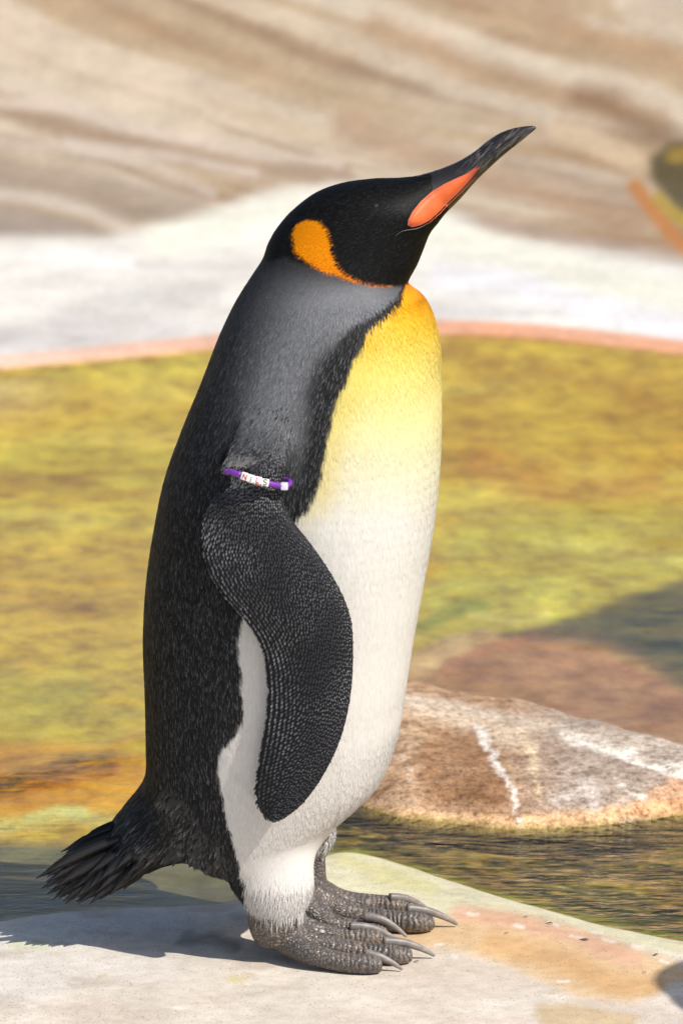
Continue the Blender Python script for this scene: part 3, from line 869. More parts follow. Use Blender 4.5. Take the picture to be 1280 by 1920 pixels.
# plumage markings, measured on the near side and mirrored to the far side
WHITE = [(762, 536), (752, 562), (735, 582), (712, 600), (690, 617), (676, 640), (664, 668), (650, 700), (634, 742), (620, 790), (611, 830), (605, 865), (598, 900), (578, 938), (553, 968),
         (520, 1010), (480, 1080), (449, 1160), (447, 1210), (452, 1255), (456, 1310), (454, 1345), (440, 1370), (416, 1394), (409, 1440), (416, 1490), (428, 1540), (442, 1595), (455, 1645), (466, 1700),
         (480, 1760), (1000, 1760), (1000, 400), (830, 480), (790, 520)]
EAR = [(548, 440), (555, 419), (576, 409), (601, 412), (617, 430), (624, 455), (628, 477), (636, 498), (649, 514), (676, 527), (705, 534), (735, 537), (735, 539), (700, 537), (650, 525), (612, 511), (577, 491), (556, 472)]
HEADB = [(440, 300), (1000, 200), (840, 440), (785, 510), (764, 536), (712, 537), (650, 526), (590, 500), (540, 478), (505, 486), (480, 480)]
FRONT = [(500, (215, 105, 5)), (540, (238, 136, 8)), (572, (248, 176, 26)), (608, (243, 198, 62)), (650, (240, 211, 98)), (700, (241, 222, 130)), (760, (243, 231, 160)), (830, (240, 232, 186)), (900, (238, 233, 208)), (965, (238, 234, 225)), (1700, (238, 234, 230))]
def markings(P, jitter=1.0):
    Q = P.copy(); Q[:, 1] = -np.abs(Q[:, 1])
    u, v = project(Q)
    jx = fbm(P[:, 0] * 90, P[:, 2] * 90 + P[:, 1] * 31, 501, 3) * 6 * jitter
    jy = fbm(P[:, 0] * 60, P[:, 2] * 60 - P[:, 1] * 31, 511, 3) * 6 * jitter
    uu, vv = u + jx, v + jy
    c = np.tile(np.array([.017, .017, .018]), (len(P), 1))
    grey = np.exp(-((u - 690) / 95) ** 2 - ((v - 570) / 42) ** 2) * .9 + np.exp(-((u - 600) / 95) ** 2 - ((v - 600) / 75) ** 2) * .55 \
        + np.exp(-((u - 518) / 70) ** 2 - ((v - 745) / 85) ** 2) * .75 + np.exp(-((u - 555) / 60) ** 2 - ((v - 680) / 70) ** 2) * .3 + np.exp(-((u - 570) / 28) ** 2 - ((v - 850) / 60) ** 2) * .2 + np.exp(-((u - 540) / 120) ** 2 - ((v - 610) / 110) ** 2) * .28 + np.exp(-((u - 480) / 70) ** 2 - ((v - 860) / 110) ** 2) * .12  # silver-grey nape plumage; the shoulder lobe also paints in a silvery sheen
    sw = sdf_poly(uu, vv, WHITE)
    stripe_w = np.interp(v, [545, 600, 660, 720, 800, 900], [7, 26, 62, 62, 38, 40])
    grey = np.clip(grey, 0, 1) * smooth(stripe_w * .55, stripe_w * 1.25, -sw)
    c = c * (1 - grey[:, None]) + np.array([.20, .205, .22]) * grey[:, None]
    hb = smooth(-4, 4, sdf_poly(uu * .3 + u * .7, vv * .3 + v * .7, HEADB))[:, None]
    c = c * (1 - hb) + np.array([.006, .006, .006]) * hb
    vf = v + .12 * (u - 740) * (v < 760) + jy * 2
    fc = np.stack([np.interp(vf, [a for a, _ in FRONT], [lin(b)[k] * .80 for _, b in FRONT]) for k in range(3)], 1)
    edge = (1 - smooth(0, 60, sw)) * smooth(640, 760, v) * (1 - smooth(900, 1000, v))
    fc = fc * (1 - .5 * edge[:, None]) + lin((240, 214, 96)) * .76 * .5 * edge[:, None]
    wk = smooth(-3, 3, sw)[:, None]
    c = c * (1 - wk) + fc * wk
    se = sdf_poly(uu * .35 + u * .65, vv * .35 + v * .65, EAR)
    ek = smooth(-2, 3, se)[:, None]
    ec = lin((238, 142, 6)) * .9 + (lin((226, 124, 4)) - lin((238, 142, 6)))[None, :] * smooth(470, 530, v)[:, None]
    c = c * (1 - ek) + ec * ek
    return c, wk[:, 0], hb[:, 0], np.clip(grey, 0, 1), ek[:, 0], u, v

mc, wk, hb, gk, ek, mu, mv = markings(BP)
skin = mc * np.where(wk > .5, 1.0, .8)[:, None]
skin = skin * (1 - flip_k[:, None]) + np.array([.020, .020, .0225]) * flip_k[:, None]
footc = np.array([.168, .152, .140])
skin = skin * (1 - foot_k[:, None]) + footc * foot_k[:, None]
set_col(me, skin, 'col'); set_col(me, np.repeat(foot_k[:, None], 3, 1), 'foot')
me.update()

PL = [(761, 424), (762, 412), (770, 396), (786, 376), (806, 358), (832, 342), (862, 328), (890, 313), (908, 304), (900, 318), (884, 338), (866, 358), (845, 378), (824, 400), (806, 416), (789, 425), (772, 429)]
# ---- plumage strands over the body
me.calc_loop_triangles()
tri = np.empty(len(me.loop_triangles) * 3, np.int32); me.loop_triangles.foreach_get('vertices', tri); tri = tri.reshape(-1, 3)
VN = np.empty(nv * 3, np.float32); me.vertices.foreach_get('normal', VN); VN = VN.reshape(-1, 3).astype(float)
a_, b_, c_ = BP[tri[:, 0]], BP[tri[:, 1]], BP[tri[:, 2]]
area = np.linalg.norm(np.cross(b_ - a_, c_ - a_), axis=1) / 2
tc_ = (a_ + b_ + c_) / 3
dens = np.full(len(tri), 640000.0)
tu, tv = mu[tri].mean(1), mv[tri].mean(1)
dens[tv < 545] = 850000
dens *= (1 - foot_k[tri].mean(1)) * (1 - flip_k[tri].mean(1) * smooth(800, 890, tv))
dens[(tu > 390)] *= (1 + .4 * smooth(1500, 1600, tv) + 2.2 * smooth(1600, 1680, tv))[tu > 390]
dens[(tu < 222) & (tv > 1530)] = 0
dens[(tu > 835) & (tv < 420)] = 0
dens[sdf_poly(tu, tv, PL) > -2] = 0
cnt = rng.poisson(area * dens)
fi = np.repeat(np.arange(len(tri)), cnt)
r1, r2 = np.sqrt(rng.random(len(fi))), rng.random(len(fi))
w0, w1, w2 = 1 - r1, r1 * (1 - r2), r1 * r2
def bary(A): return A[tri[fi, 0]] * w0[:, None] + A[tri[fi, 1]] * w1[:, None] + A[tri[fi, 2]] * w2[:, None]
P = bary(BP); Nn = bary(VN); Nn /= np.linalg.norm(Nn, axis=1)[:, None] + 1e-9
sc, swk, shb, sgk, sek, su, sv = markings(P, 1.0)
n = len(P)
# feather flow
flow = np.zeros((n, 3)); flow[:, 2] = -1
hd = 1 - smooth(470, 600, sv)
flow = flow * (1 - hd[:, None]) + np.array([-.78, 0, -.5]) * hd[:, None]
tl = smooth(1440, 1560, sv) * (1 - smooth(330, 430, su))
flow = flow * (1 - tl[:, None]) + np.array([-.72, 0, -.62]) * tl[:, None]
flow[:, 0] += -.28 * smooth(560, 660, sv) * (1 - smooth(800, 950, sv)) * (1 - swk)
flow += rng.normal(0, 1, (n, 3)) * (np.where(swk > .5, .05, .09) + .13 * smooth(1600, 1680, sv) * (su > 380))[:, None]
flow -= Nn * (flow * Nn).sum(1)[:, None]
flow /= np.linalg.norm(flow, axis=1)[:, None] + 1e-9
Ln = np.full(n, .0100) * rng.uniform(.7, 1.25, n)
Wd = np.full(n, .00042) * rng.uniform(.7, 1.2, n)
lift = np.full(n, .075)
hk = 1 - smooth(520, 690, sv); Ln *= 1 - hk * (1 - np.interp(su, [500, 780, 830], [.62, .5, .38])); Wd *= 1 - .2 * hk; Ln *= 1 - .45 * sek
yel = (swk > .5); Ln[yel] *= 1.4; Wd[yel] *= 1.9; lift[yel] = .008
lgk = smooth(1520, 1690, sv) * (su > 380); hem = smooth(1610, 1690, sv) * (su > 380); Ln *= (1 + .25 * lgk) * (1 + .35 * hem * rng.uniform(-.6, 1.2, n)); lift = lift + .05 * lgk + .10 * hem; Wd *= 1 - .70 * hem
lg2 = (sv > 1555) & (su > 575) & (P[:, 1] > 0); lift[lg2] = .4
Ln *= 1 + 1.0 * tl; Wd *= 1 + 1.1 * tl; lift = lift + .05 * tl
lift = lift * rng.uniform(.3, 1.5, n)
flatk = np.where(yel, .2, 1.0) * (1 - .0 * lgk)
side = np.cross(flow, Nn)
side = side + Nn * (rng.normal(0, .12, n) * flatk)[:, None]
side /= np.linalg.norm(side, axis=1)[:, None]
d_ = flow * np.cos(lift)[:, None] + Nn * np.sin(lift)[:, None]
tipv = P + d_ * Ln[:, None] - Nn * (Ln * lift * .55)[:, None]
midv = P + d_ * (Ln * .55)[:, None]
rootv = P - Nn * np.where(yel, .00005, .0003)[:, None]
SV = np.empty((n, 5, 3))
SV[:, 0] = rootv - side * (Wd * .6)[:, None]; SV[:, 1] = rootv + side * (Wd * .6)[:, None]
SV[:, 2] = midv + side * Wd[:, None]; SV[:, 3] = midv - side * Wd[:, None]; SV[:, 4] = tipv
rv = rng.random(n)
dark = (1 - swk) * (1 - sek)
tipc = sc * np.where(sgk > .05, rng.uniform(.55, 1.6, n), rng.uniform(.86, 1.06, n))[:, None]
tip_b = (rv ** 5) * (.30 - .25 * hk)
tipc = tipc + (dark * tip_b)[:, None] * np.array([.95, .98, 1.0])
rootc = sc * np.where(dark > .5, .7, 1.0)[:, None]
SC = np.empty((n, 5, 3)); SC[:, 0] = SC[:, 1] = rootc; mxk = np.where(dark > .5, .2, .6)[:, None]; SC[:, 2] = SC[:, 3] = rootc * (1 - mxk) + tipc * mxk; SC[:, 4] = tipc
base = np.arange(n)[:, None] * 5
T = np.concatenate([base + np.array([[0, 1, 2]]), base + np.array([[0, 2, 3]]), base + np.array([[3, 2, 4]])], 1).reshape(-1, 3)
NRM = np.repeat(Nn[:, None, :], 5, 1).reshape(-1, 3)
plum = fast_mesh('plumage', SV.reshape(-1, 3), T, M_PLUME, penguin, np.clip(SC.reshape(-1, 3), 0, .9))
set_nrm(plum.data, NRM)
tag(plum, 'short dense body feathers, black back, yellow breast and white belly', kind='stuff')
print('strands', n, 'body verts', nv)

# ---- flipper scale feathers, in rows along the trailing edge
FR = flipper_rings(1)
bodybvh = BVHTree.FromPolygons([tuple(p) for p in BP], [tuple(t) for t in tri])
fl_l = np.array([flipper_frame(r)[0] for r in FS]); fl_t = np.array([flipper_frame(r)[1] for r in FS]); fl_h = FS[:, 5]
arc = np.concatenate([[0], np.cumsum(np.linalg.norm(np.diff((fl_l + fl_t) / 2, axis=0), axis=1))])
tiles = []
def arr(A, s): return np.array([np.interp(s, arc, A[:, k]) for k in range(3)])
s = 0.075
ROW = 0.0030
row = 0
while s < arc[-1] - .001:
    l, t = arr(fl_l, s), arr(fl_t, s); h = np.interp(s, arc, fl_h)
    wdt = np.linalg.norm(l - t)
    l2, t2 = arr(fl_l, s + .004), arr(fl_t, s + .004)
    k = 0.0015; i = 0
    while k < wdt - .0008:
        f = k / wdt                                  # 0 trailing .. 1 leading
        low = float(smooth(.17, .30, s))
        step = np.interp(f, [0, .12, .45, .7, 1], [.0024 + .0032 * low, .0024 + .0028 * low, .0024 + .0010 * low, .0023, .0020]) * rng.uniform(.92, 1.08)
        kk = k + rng.normal(0, .00015) + (0.5 * step if (row % 2 and (f > .42 or low < .5)) else 0)
        ff = min(max(kk / wdt, .005), .995)
        js = rng.uniform(-.5, .5) * (.0030 if (ff > .4 or low < .5) else .0018)
        p = t + (l - t) * ff + (t2 + l2 - t - l) / .008 * js; p2 = p + (t2 + (l2 - t2) * ff) - (t + (l - t) * ff)
        c_t = 2 * ff - 1
        off_ = h * math.sqrt(max(0, 1 - c_t * c_t)) * (.66 + .34 * c_t)
        dirv = (p2 - p) / np.linalg.norm(p2 - p) + (t - l) / wdt * np.interp(ff, [0, .15, .5, .9, 1], [.15, .35, .5, .25, .1]); dirv /= np.linalg.norm(dirv)
        if s > .105 + .05 * rng.random(): tiles.append((p, off_, dirv, ff, step, s))
        k += step
    s += np.interp(s, [0, .1, .2, arc[-1]], [.0028, .0032, .0038, .0040]); row += 1
TV, TC = [], []
tp_ = np.array([t_[0] for t_ in tiles])
mott = np.clip(.72 + 1.5 * fbm(tp_[:, 0] * 24, tp_[:, 2] * 24, 91, 3), .10, 1.8)
for sgn in (1, -1):
    for face in (-1, 1):
        if face == 1 and sgn == 1: pass
        for it_, (p, o_, dv, ff, step, ss) in enumerate(tiles):
            q_ = np.array([p[0], p[1] + face * o_, p[2]]); q_[1] *= sgn
            hit = bodybvh.find_nearest(q_, .02)
            if hit[0] is None: continue
            nn = np.array(hit[1]); q_ = np.array(hit[0])
            want = face * sgn
            if nn[1] * want < -0.15: continue
            dd_ = dv.copy(); dd_[1] *= sgn
            dd_ = dd_ - nn * (dd_ @ nn); dd_ /= np.linalg.norm(dd_) + 1e-9
            dd_ = dd_ + rng.normal(0, .06, 3)
            sd = np.cross(dd_, nn)
            small = ff > .55
            ln_ = np.interp(ff, [0, .3, .6, 1], [.0046, .0042, .0032, .0022]); wd_ = np.interp(ff, [0, .4, .55, 1], [.0010, .00085, .00065, .00055])
            r0 = q_ + nn * .0002; r1_ = q_ + dd_ * ln_ * .55 + nn * .0009; r2_ = q_ + dd_ * ln_ + nn * .0007
            TV.append((r0 - sd * wd_ * .6, r0 + sd * wd_ * .6, r1_ + sd * wd_, r1_ - sd * wd_, r2_))
            tb = np.interp(ff, [0, .02, .4, .7, 1], [.20, .32, .19, .17, .18]) * rng.uniform(.15, 1.5) * np.interp(ss, [.08, .16, .28], [.7, .8, 1])
            tb *= mott[it_]
            e0 = np.array([.016, .016, .018]) * (1 + 1.2 * ff) + .05 * max(0, min(1, (.185 - ss) / .05)); e1 = e0 + tb * np.array([.95, .98, 1.04])  # base colour lightened toward the leading edge to stand in for sheen
            TC.append((e0, e0, e0 * .5 + e1 * .5, e0 * .5 + e1 * .5, e1))
for _ in range(90):
    a_t = rng.random()
    u0, v0 = 424 + 60 * a_t + rng.normal(0, 3), 846 + 22 * a_t + rng.normal(0, 5)
    h = bodybvh.ray_cast(Vector(CAM), (Vector(onY(u0, v0, -.15)) - Vector(CAM)).normalized())
    if h[0] is None: continue
    r0 = np.array(h[0]); e_ = onY(404 + 62 * a_t + rng.normal(0, 3), 890 - 3 * a_t + rng.normal(0, 3), r0[1] - .006)
    m_ = r0 * .45 + e_ * .55 + np.array([0, -.0035, 0])
    sd = np.cross(e_ - r0, np.array([0, 1.0, 0])); sd /= np.linalg.norm(sd); w_ = .0007
    for sgn in (1, -1):
        f_ = np.array([1, sgn, 1])
        TV.append(((r0 - sd * w_) * f_, (r0 + sd * w_) * f_, (m_ + sd * w_) * f_, (m_ - sd * w_) * f_, e_ * f_))
        e0 = np.array([.007, .007, .008]); e1 = e0 + rng.random() ** 3 * .03
        TC.append((e0, e0, e0 * .6 + e1 * .4, e0 * .6 + e1 * .4, e1))
n2 = len(TV)
TV = np.array(TV).reshape(-1, 3); TC = np.array(TC).reshape(-1, 3)
base = np.arange(n2)[:, None] * 5
T = np.concatenate([base + np.array([[0, 1, 2]]), base + np.array([[0, 2, 3]]), base + np.array([[3, 2, 4]])], 1).reshape(-1, 3)
scl = fast_mesh('flipper_feathers', TV, T, M_FEATHER, penguin, TC)
tag(scl, 'tiny scale-like grey tipped feathers in rows on the flippers', kind='stuff')
print('flipper tiles', n2)

# ---- bill and its orange plates
bill = [((770, 333), (806, 432), .030), ((800, 325), (818, 418), .0235), ((830, 315), (838, 397), .0185), ((860, 302), (862, 373), .0150), ((888, 285), (893, 338), .0125), ((914, 264), (922, 310), .0105),
        ((936, 250), (948, 287), .0085), ((960, 241), (972, 268), .0062), ((982, 237), (990, 253), .0040), ((998, 236), (1001, 244), .0018), ((1004, 238), (1004.5, 240.5), .0006)]
S = catmull(np.array([[*B, *F, w] for B, F, w in bill]), 22)
NRB = NR; NR = 120
rings = np.array([ring_bf((r[0], r[1]), (r[2], r[3]), max(r[4], .0004), 1.9) for r in S])
NR = NRB
# a shallow groove where upper and lower mandible meet
tt_ = np.linspace(0, 2 * math.pi, 120, endpoint=False)
cst = np.cos(tt_)                       # -1 = culmen, 1 = underside
frac = np.linspace(0, 1, len(rings))
cen = rings.mean(1, keepdims=True)
g_line = np.interp(frac, [0, .4, .75, 1], [-.25, -.05, .1, .2])
gro = np.exp(-((cst[None, :] - g_line[:, None]) / .07) ** 2) * smooth(.25, .45, frac)[:, None]
rid = .35 * np.exp(-((cst[None, :] - g_line[:, None] + .35) / .10) ** 2) * smooth(.35, .55, frac)[:, None]
rings = cen + (rings - cen) * (1 - .13 * gro - .10 * rid)[:, :, None]
BV, BF = loft(rings)
bn = fbm(BV[:, 0] * 90 + BV[:, 2] * 90, BV[:, 0] * 500 - BV[:, 2] * 500, 601, 4)
bcol = np.tile(np.array([.017, .015, .015]), (len(BV), 1)) + np.clip(bn, 0, 1)[:, None] * np.array([.20, .175, .165]) * smooth(835, 930, project(BV)[0])[:, None]
billo = mesh_obj('bill', BV, BF, M_BILL, penguin, col=np.clip(bcol, .006, 1))
tag(billo, 'long dark down-curved bill')
billbvh = BVHTree.FromPolygons([tuple(p) for p in BV], BF)
M_PLATE = make_attr_mat('bill_plate', .5, .3, 40)
gu = np.arange(756, 912, 1.0); gv = np.arange(300, 434, 1.0)
PU, PV_ = np.meshgrid(gu, gv); sdp = sdf_poly(PU.ravel(), PV_.ravel(), PL).reshape(PU.shape)
okp = sdp > -1.5
dep = np.full(PU.shape, np.nan)
o_ = Vector(CAM)
for i, j in zip(*np.nonzero(okp)):
    dr = Vector(ray(PU[i, j], PV_[i, j])).normalized()
    ds = [h[3] for h in (bodybvh.ray_cast(o_, dr), billbvh.ray_cast(o_, dr)) if h[0] is not None]
    if ds: dep[i, j] = min(ds)
okp &= ~np.isnan(dep)
for it in range(14):
    pd = np.pad(dep, 1, constant_values=np.nan)
    dep2 = np.nanmean(np.stack([pd[1:-1, 1:-1], pd[:-2, 1:-1], pd[2:, 1:-1], pd[1:-1, :-2], pd[1:-1, 2:]]), 0)
    dep = np.where(okp, dep2, np.nan)
dep = dep - (-.0006 + .0030 * smooth(-1.5, 13, sdp))
idm = -np.ones(PU.shape, int); idm[okp] = np.arange(okp.sum())
pv = np.array([CAM + np.array(Vector(ray(PU[i, j], PV_[i, j])).normalized()) * dep[i, j] for i, j in zip(*np.nonzero(okp))])
pf = [(idm[i, j], idm[i, j + 1], idm[i + 1, j + 1], idm[i + 1, j]) for i in range(len(gv) - 1) for j in range(len(gu) - 1)
      if min(idm[i, j], idm[i, j + 1], idm[i + 1, j + 1], idm[i + 1, j]) >= 0]
pu_ = PU[okp]; pq = smooth(868, 905, pu_)[:, None]
pe = (1 - smooth(2, 12, sdp[okp]))[:, None] * .6
pb = (lin((242, 112, 58)) * (1 - pe) + lin((232, 118, 92)) * pe) * (.8 + .12 * fbm(PU[okp] * .05, PV_[okp] * .05, 801, 3))[:, None]
tcol = pb * (1 - pq) + lin((150, 58, 48)) * .7 * pq
for sgn in (-1, 1):
    pvs = pv.copy(); pvs[:, 1] *= -sgn
    pl = mesh_obj('bill_plate', pvs, [tuple(int(i) for i in f) for f in pf], M_PLATE, billo, col=tcol)
    tag(pl, 'glossy orange plate along the lower bill')

# gape line below the plate: a thin pale fold
for sgn in (-1, 1):
    gp = []
    for u_, v_ in [(741, 442), (752, 434), (764, 431), (778, 429), (790, 425), (800, 419)]:
        r_ = onY(u_, v_, -.03); o_ = Vector(CAM); dr = (Vector(r_) - o_).normalized()
        cand = [h for h in (bodybvh.ray_cast(o_, dr)[0], ) if h is not None]
        if cand: gp.append(np.array(cand[0]) + np.array([0, -.0012, 0]))
    gp = np.array(gp)
    if len(gp) > 3:
        gp[:, 1] *= -sgn
        vv_, ff_ = tube(gp, [.0002, .0003, .0005, .0006, .0004, .0002][:len(gp)], 8)
        mesh_obj('gape_fold', vv_, ff_, bpy.data.materials.get('gape') or simple('gape', (.09, .078, .072), .6), penguin)

# eye: small, dark, half closed between bill and ear patch
for sgn in (-1, 1):
    o_ = Vector(CAM); dr = (Vector(onY(703, 388, -.045)) - o_).normalized()
    h = bodybvh.ray_cast(o_, dr)
    if h[0] is not None:
        p = np.array(h[0]); p[1] += .0036
        ph = np.linspace(0, math.pi, 12)[:, None]; thh = np.linspace(0, 2 * math.pi, 20, endpoint=False)[None, :]
        rr = .0046
        sp = np.stack([rr * np.sin(ph) * np.cos(thh), rr * np.cos(ph) + 0 * thh, rr * .8 * np.sin(ph) * np.sin(thh)], -1) + p
        sp[..., 1] *= -sgn
        ev, ef = loft(sp)
        mesh_obj('eye', ev, ef, bpy.data.materials.get('eye') or simple('eye', (.010, .008, .007), .55, .25), penguin)

# ---- tail feathers
TAILM = M_FEATHER
def blade(name, root, tip, width, sag, col0, col1, parent, twist=0.0, thick=.0008):
    root, tip = np.array(root), np.array(tip)
    L_ = tip - root; n_ = 12
    sidev = np.cross(L_, np.array([0, 1.0, 0])); sidev /= np.linalg.norm(sidev)
    yv = np.array([0, 1.0, 0])
    wdir = sidev * math.cos(twist) + yv * math.sin(twist); wdir /= np.linalg.norm(wdir)
    nd = np.cross(L_, wdir); nd /= np.linalg.norm(nd)
    vs_, cs_ = [], []
    rings_ = []
    for k in range(n_ + 1):
        t = k / n_
        c = root + L_ * t + np.array([0, 0, 1.0]) * sag * math.sin(math.pi * t)
        w = width * (0.55 + .45 * math.sin(min(t * 1.5, 1) * math.pi / 2)) * (1 - smooth(.72, 1.0, t) * .93)
        rings_.append([c - wdir * w + nd * -.0006, c + nd * thick, c + wdir * w + nd * -.0006, c - nd * thick])
    V_, F_ = loft(np.array(rings_))
    t_ = np.concatenate([np.repeat(np.linspace(0, 1, n_ + 1), 4), [0, 1]])
    cc = np.array(col0) + (np.array(col1) - np.array(col0)) * (t_[:, None] ** 3)
    o = mesh_obj(name, V_, F_, TAILM, parent, col=cc)
    return o
tips2 = [(150, 1610, .03), (120, 1625, .015), (112, 1640, -.02), (126, 1655, -.03), (140, 1665, -.045), (160, 1672, -.05), (180, 1675, -.055), (200, 1668, -.05), (222, 1660, -.056),
         (170, 1600, 0), (150, 1622, -.01), (165, 1640, -.05), (185, 1652, -.056), (210, 1650, -.05), (245, 1650, -.056), (240, 1640, -.06), (190, 1615, -.045), (215, 1632, -.06)]
tips = [(114, 1598, .02), (68, 1647, 0), (78, 1666, -.012), (88, 1677, -.02), (99, 1687, -.028), (122, 1695, -.036), (144, 1697, -.044), (168, 1696, -.05), (207, 1678, -.056),
        (86, 1655, .016), (94, 1672, .028), (108, 1682, .036), (132, 1688, .044), (156, 1690, .05), (188, 1688, -.03), (232, 1668, -.05), (100, 1640, -.01), (120, 1668, -.03)]
outer = [(150, 1578), (122, 1594), (104, 1606), (84, 1628), (68, 1647), (78, 1666), (88, 1677), (99, 1687), (122, 1695), (144, 1697), (168, 1696), (207, 1678), (236, 1664), (262, 1650)]
tips3 = []
for (a0, b0), (a1, b1) in zip(outer[:-1], outer[1:]):
    for f_ in (.25, .7):
        sh = rng.uniform(.02, .12)
        uu_, vv_ = a0 + (a1 - a0) * f_, b0 + (b1 - b0) * f_
        tips3.append((uu_ + (280 - uu_) * sh, vv_ + (1560 - vv_) * sh, rng.uniform(-.05, .03)))
for k, (u_, v_, yy) in enumerate(tips + tips2 + tips3):
    tipp = onY(u_, v_, yy)
    ru = 270 + (u_ - 70) * .38 + rng.uniform(-6, 6); rv_ = 1540 + (v_ - 1600) * .50 + rng.uniform(-4, 4)
    rootp = onY(ru, rv_, yy * .75)
    blade('tail_feather', rootp, tipp, .0062 + .0018 * rng.random(), .004, (.010, .010, .011), (.022, .021, .022), penguin, twist=rng.uniform(-.35, .35))

# coverts over the tail root: broader pale tipped feathers
CV, CC = [], []
for k in range(900):
    t = rng.random(); w = rng.random()
    bu_, bv2 = 330 - 175 * t, 1465 + 135 * t
    fu, fv = 440 - 230 * t, 1612 + 40 * t
    u_, v_ = bu_ + (fu - bu_) * w, bv2 + (fv - bv2) * w
    yy = -rng.uniform(-.06, .07)
    o_ = Vector(CAM); target = onY(u_, v_, -.05)
    h = bodybvh.ray_cast(o_, (Vector(target) - o_).normalized())
    if h[0] is None: continue
    p, nn = np.array(h[0]), np.array(h[1])
    ang = -.62 - .5 * w + rng.normal(0, .08)
    fl_ = np.array([-math.cos(ang), 0, math.sin(ang)]); fl_ -= nn * (fl_ @ nn); fl_ /= np.linalg.norm(fl_)
    sd = np.cross(fl_, nn) + nn * rng.normal(0, .25); ln_ = rng.uniform(.016, .030) * (.7 + .5 * t); wd_ = rng.uniform(.0012, .0022)
    li = rng.uniform(.03, .14)
    dd_ = fl_ * math.cos(li) + nn * math.sin(li)
    for sg in (1, -1):
        f_ = np.array([1, sg, 1])
        r0, r1_, r2_ = p * f_, (p + dd_ * ln_ * .6) * f_, (p + dd_ * ln_) * f_
        s_ = sd * f_
        CV.append((r0 - s_ * wd_ * .6, r0 + s_ * wd_ * .6, r1_ + s_ * wd_, r1_ - s_ * wd_, r2_))
        e0 = np.array([.012, .012, .013]); e1 = e0 + rng.random() ** 3 * .20
        CC.append((e0, e0, e0 * .85 + e1 * .15, e0 * .85 + e1 * .15, e1))
n3 = len(CV); base = np.arange(n3)[:, None] * 5
T = np.concatenate([base + np.array([[0, 1, 2]]), base + np.array([[0, 2, 3]]), base + np.array([[3, 2, 4]])], 1).reshape(-1, 3)
cov = fast_mesh('tail_coverts', np.array(CV).reshape(-1, 3), T, M_FEATHER, penguin, np.array(CC).reshape(-1, 3))
tag(cov, 'pale tipped feathers over the tail root', kind='stuff')

# ---- claws
def claw(base_px, tip_px, zb, zt, r, arch):
    b = np.array(onZ(*base_px, zb)); t = np.array(onZ(*tip_px, zt))
    path, rad = [], []
    for k in range(9):
        s_ = k / 8
        p = b + (t - b) * s_; p[2] += .55 * arch * math.sin(math.pi * s_ * .92)
        path.append(p); rad.append(r * .56 * (1 - .70 * s_ ** 1.7))
    V_, F_ = tube(np.array(path), rad, 12, sub=3, flat=1.15)
    s_ = (V_ @ (t - b) - b @ (t - b)) / ((t - b) @ (t - b))
    nn = fbm(s_ * 22, V_[:, 2] * 500, 701, 3)
    c = np.array([.15, .138, .13]) + np.clip(s_, 0, 1)[:, None] * np.array([.10, .09, .085])
    c = c + np.clip(nn, 0, 1)[:, None] * np.array([.16, .09, .05])
    o = mesh_obj('claw', V_, F_, M_CLAW, penguin, col=np.clip(c, .02, .6))
    return o
claw((684, 1787), (754, 1819), .019, .0020, .0075, .006)
claw((718, 1766), (814, 1794), .021, .0022, .0085, .010)
claw((655, 1737), (744, 1764), .021, .0030, .0075, .010)
claw((682, 1719), (762, 1759), .024, .0022, .0080, .012)
claw((762, 1704), (857, 1735), .023, .0022, .0085, .009)
claw((730, 1683), (800, 1704), .020, .0040, .0075, .008)

# ------------------------------------------------------------------ letter-bead band on the flipper
band = bpy.data.objects.new('flipper_band', None)
scene.collection.objects.link(band)
tag(band, 'purple bead band with white letter cubes reading NILS, round the near flipper', 'bracelet')
band.location = onY(486, 902, -.165)
bpy.context.view_layer.update()
boff = np.array(band.location)
M_PUR = simple('purple_silicone', (.19, .035, .36), .35, .5, 90, .12)
M_WHITE = simple('white_bead', (.80, .78, .78), .3, .5, 90, .04)
M_CLEAR = simple('milky_bead', (.66, .66, .80), .2, .5, 90, .08)
M_RED = simple('red_ink', (.62, .05, .04), .5); M_GREY = simple('grey_ink', (.22, .22, .24), .5); M_OLIVE = simple('olive_ink', (.10, .09, .03), .5)

def skin_hit(u_, v_):
    o_ = Vector(CAM); h = bodybvh.ray_cast(o_, (Vector(onY(u_, v_, -.16)) - o_).normalized())
    return np.array(h[0])
cl = [(424, 881), (432, 884), (440, 887), (452, 891), (466, 896), (482, 901), (497, 905.5), (512, 908.5), (524, 910.5), (533, 911.5)]
cl3 = np.array([onY(u_, v_, -.1685 + .010 * smooth(452, 424, u_)) for u_, v_ in cl])
def band_part(name, path, r, mat, par=band):
    V_, F_ = tube(np.array(path), r, 14, sub=3)
    return mesh_obj(name, V_ - boff, F_, mat, par)
band_part('purple_tube', [onY(428, 886, -.156), cl3[1], cl3[2], cl3[3]], [.0028, .0029, .0029, .0029], M_PUR)
band_part('purple_tube', [cl3[6] + [.002, 0, 0], cl3[7], cl3[8], cl3[9] - [.003, 0, 0]], [.0029, .0029, .0029, .0029], M_PUR)
wrap = [cl3[9], onY(542, 908, -.160), onY(543, 903, -.150), onY(534, 900, -.138), onY(490, 893, -.132), onY(440, 885, -.136), onY(424, 884, -.146), onY(426, 885, -.156)]
band_part('purple_tube', wrap, [.0027] * 8, M_PUR)

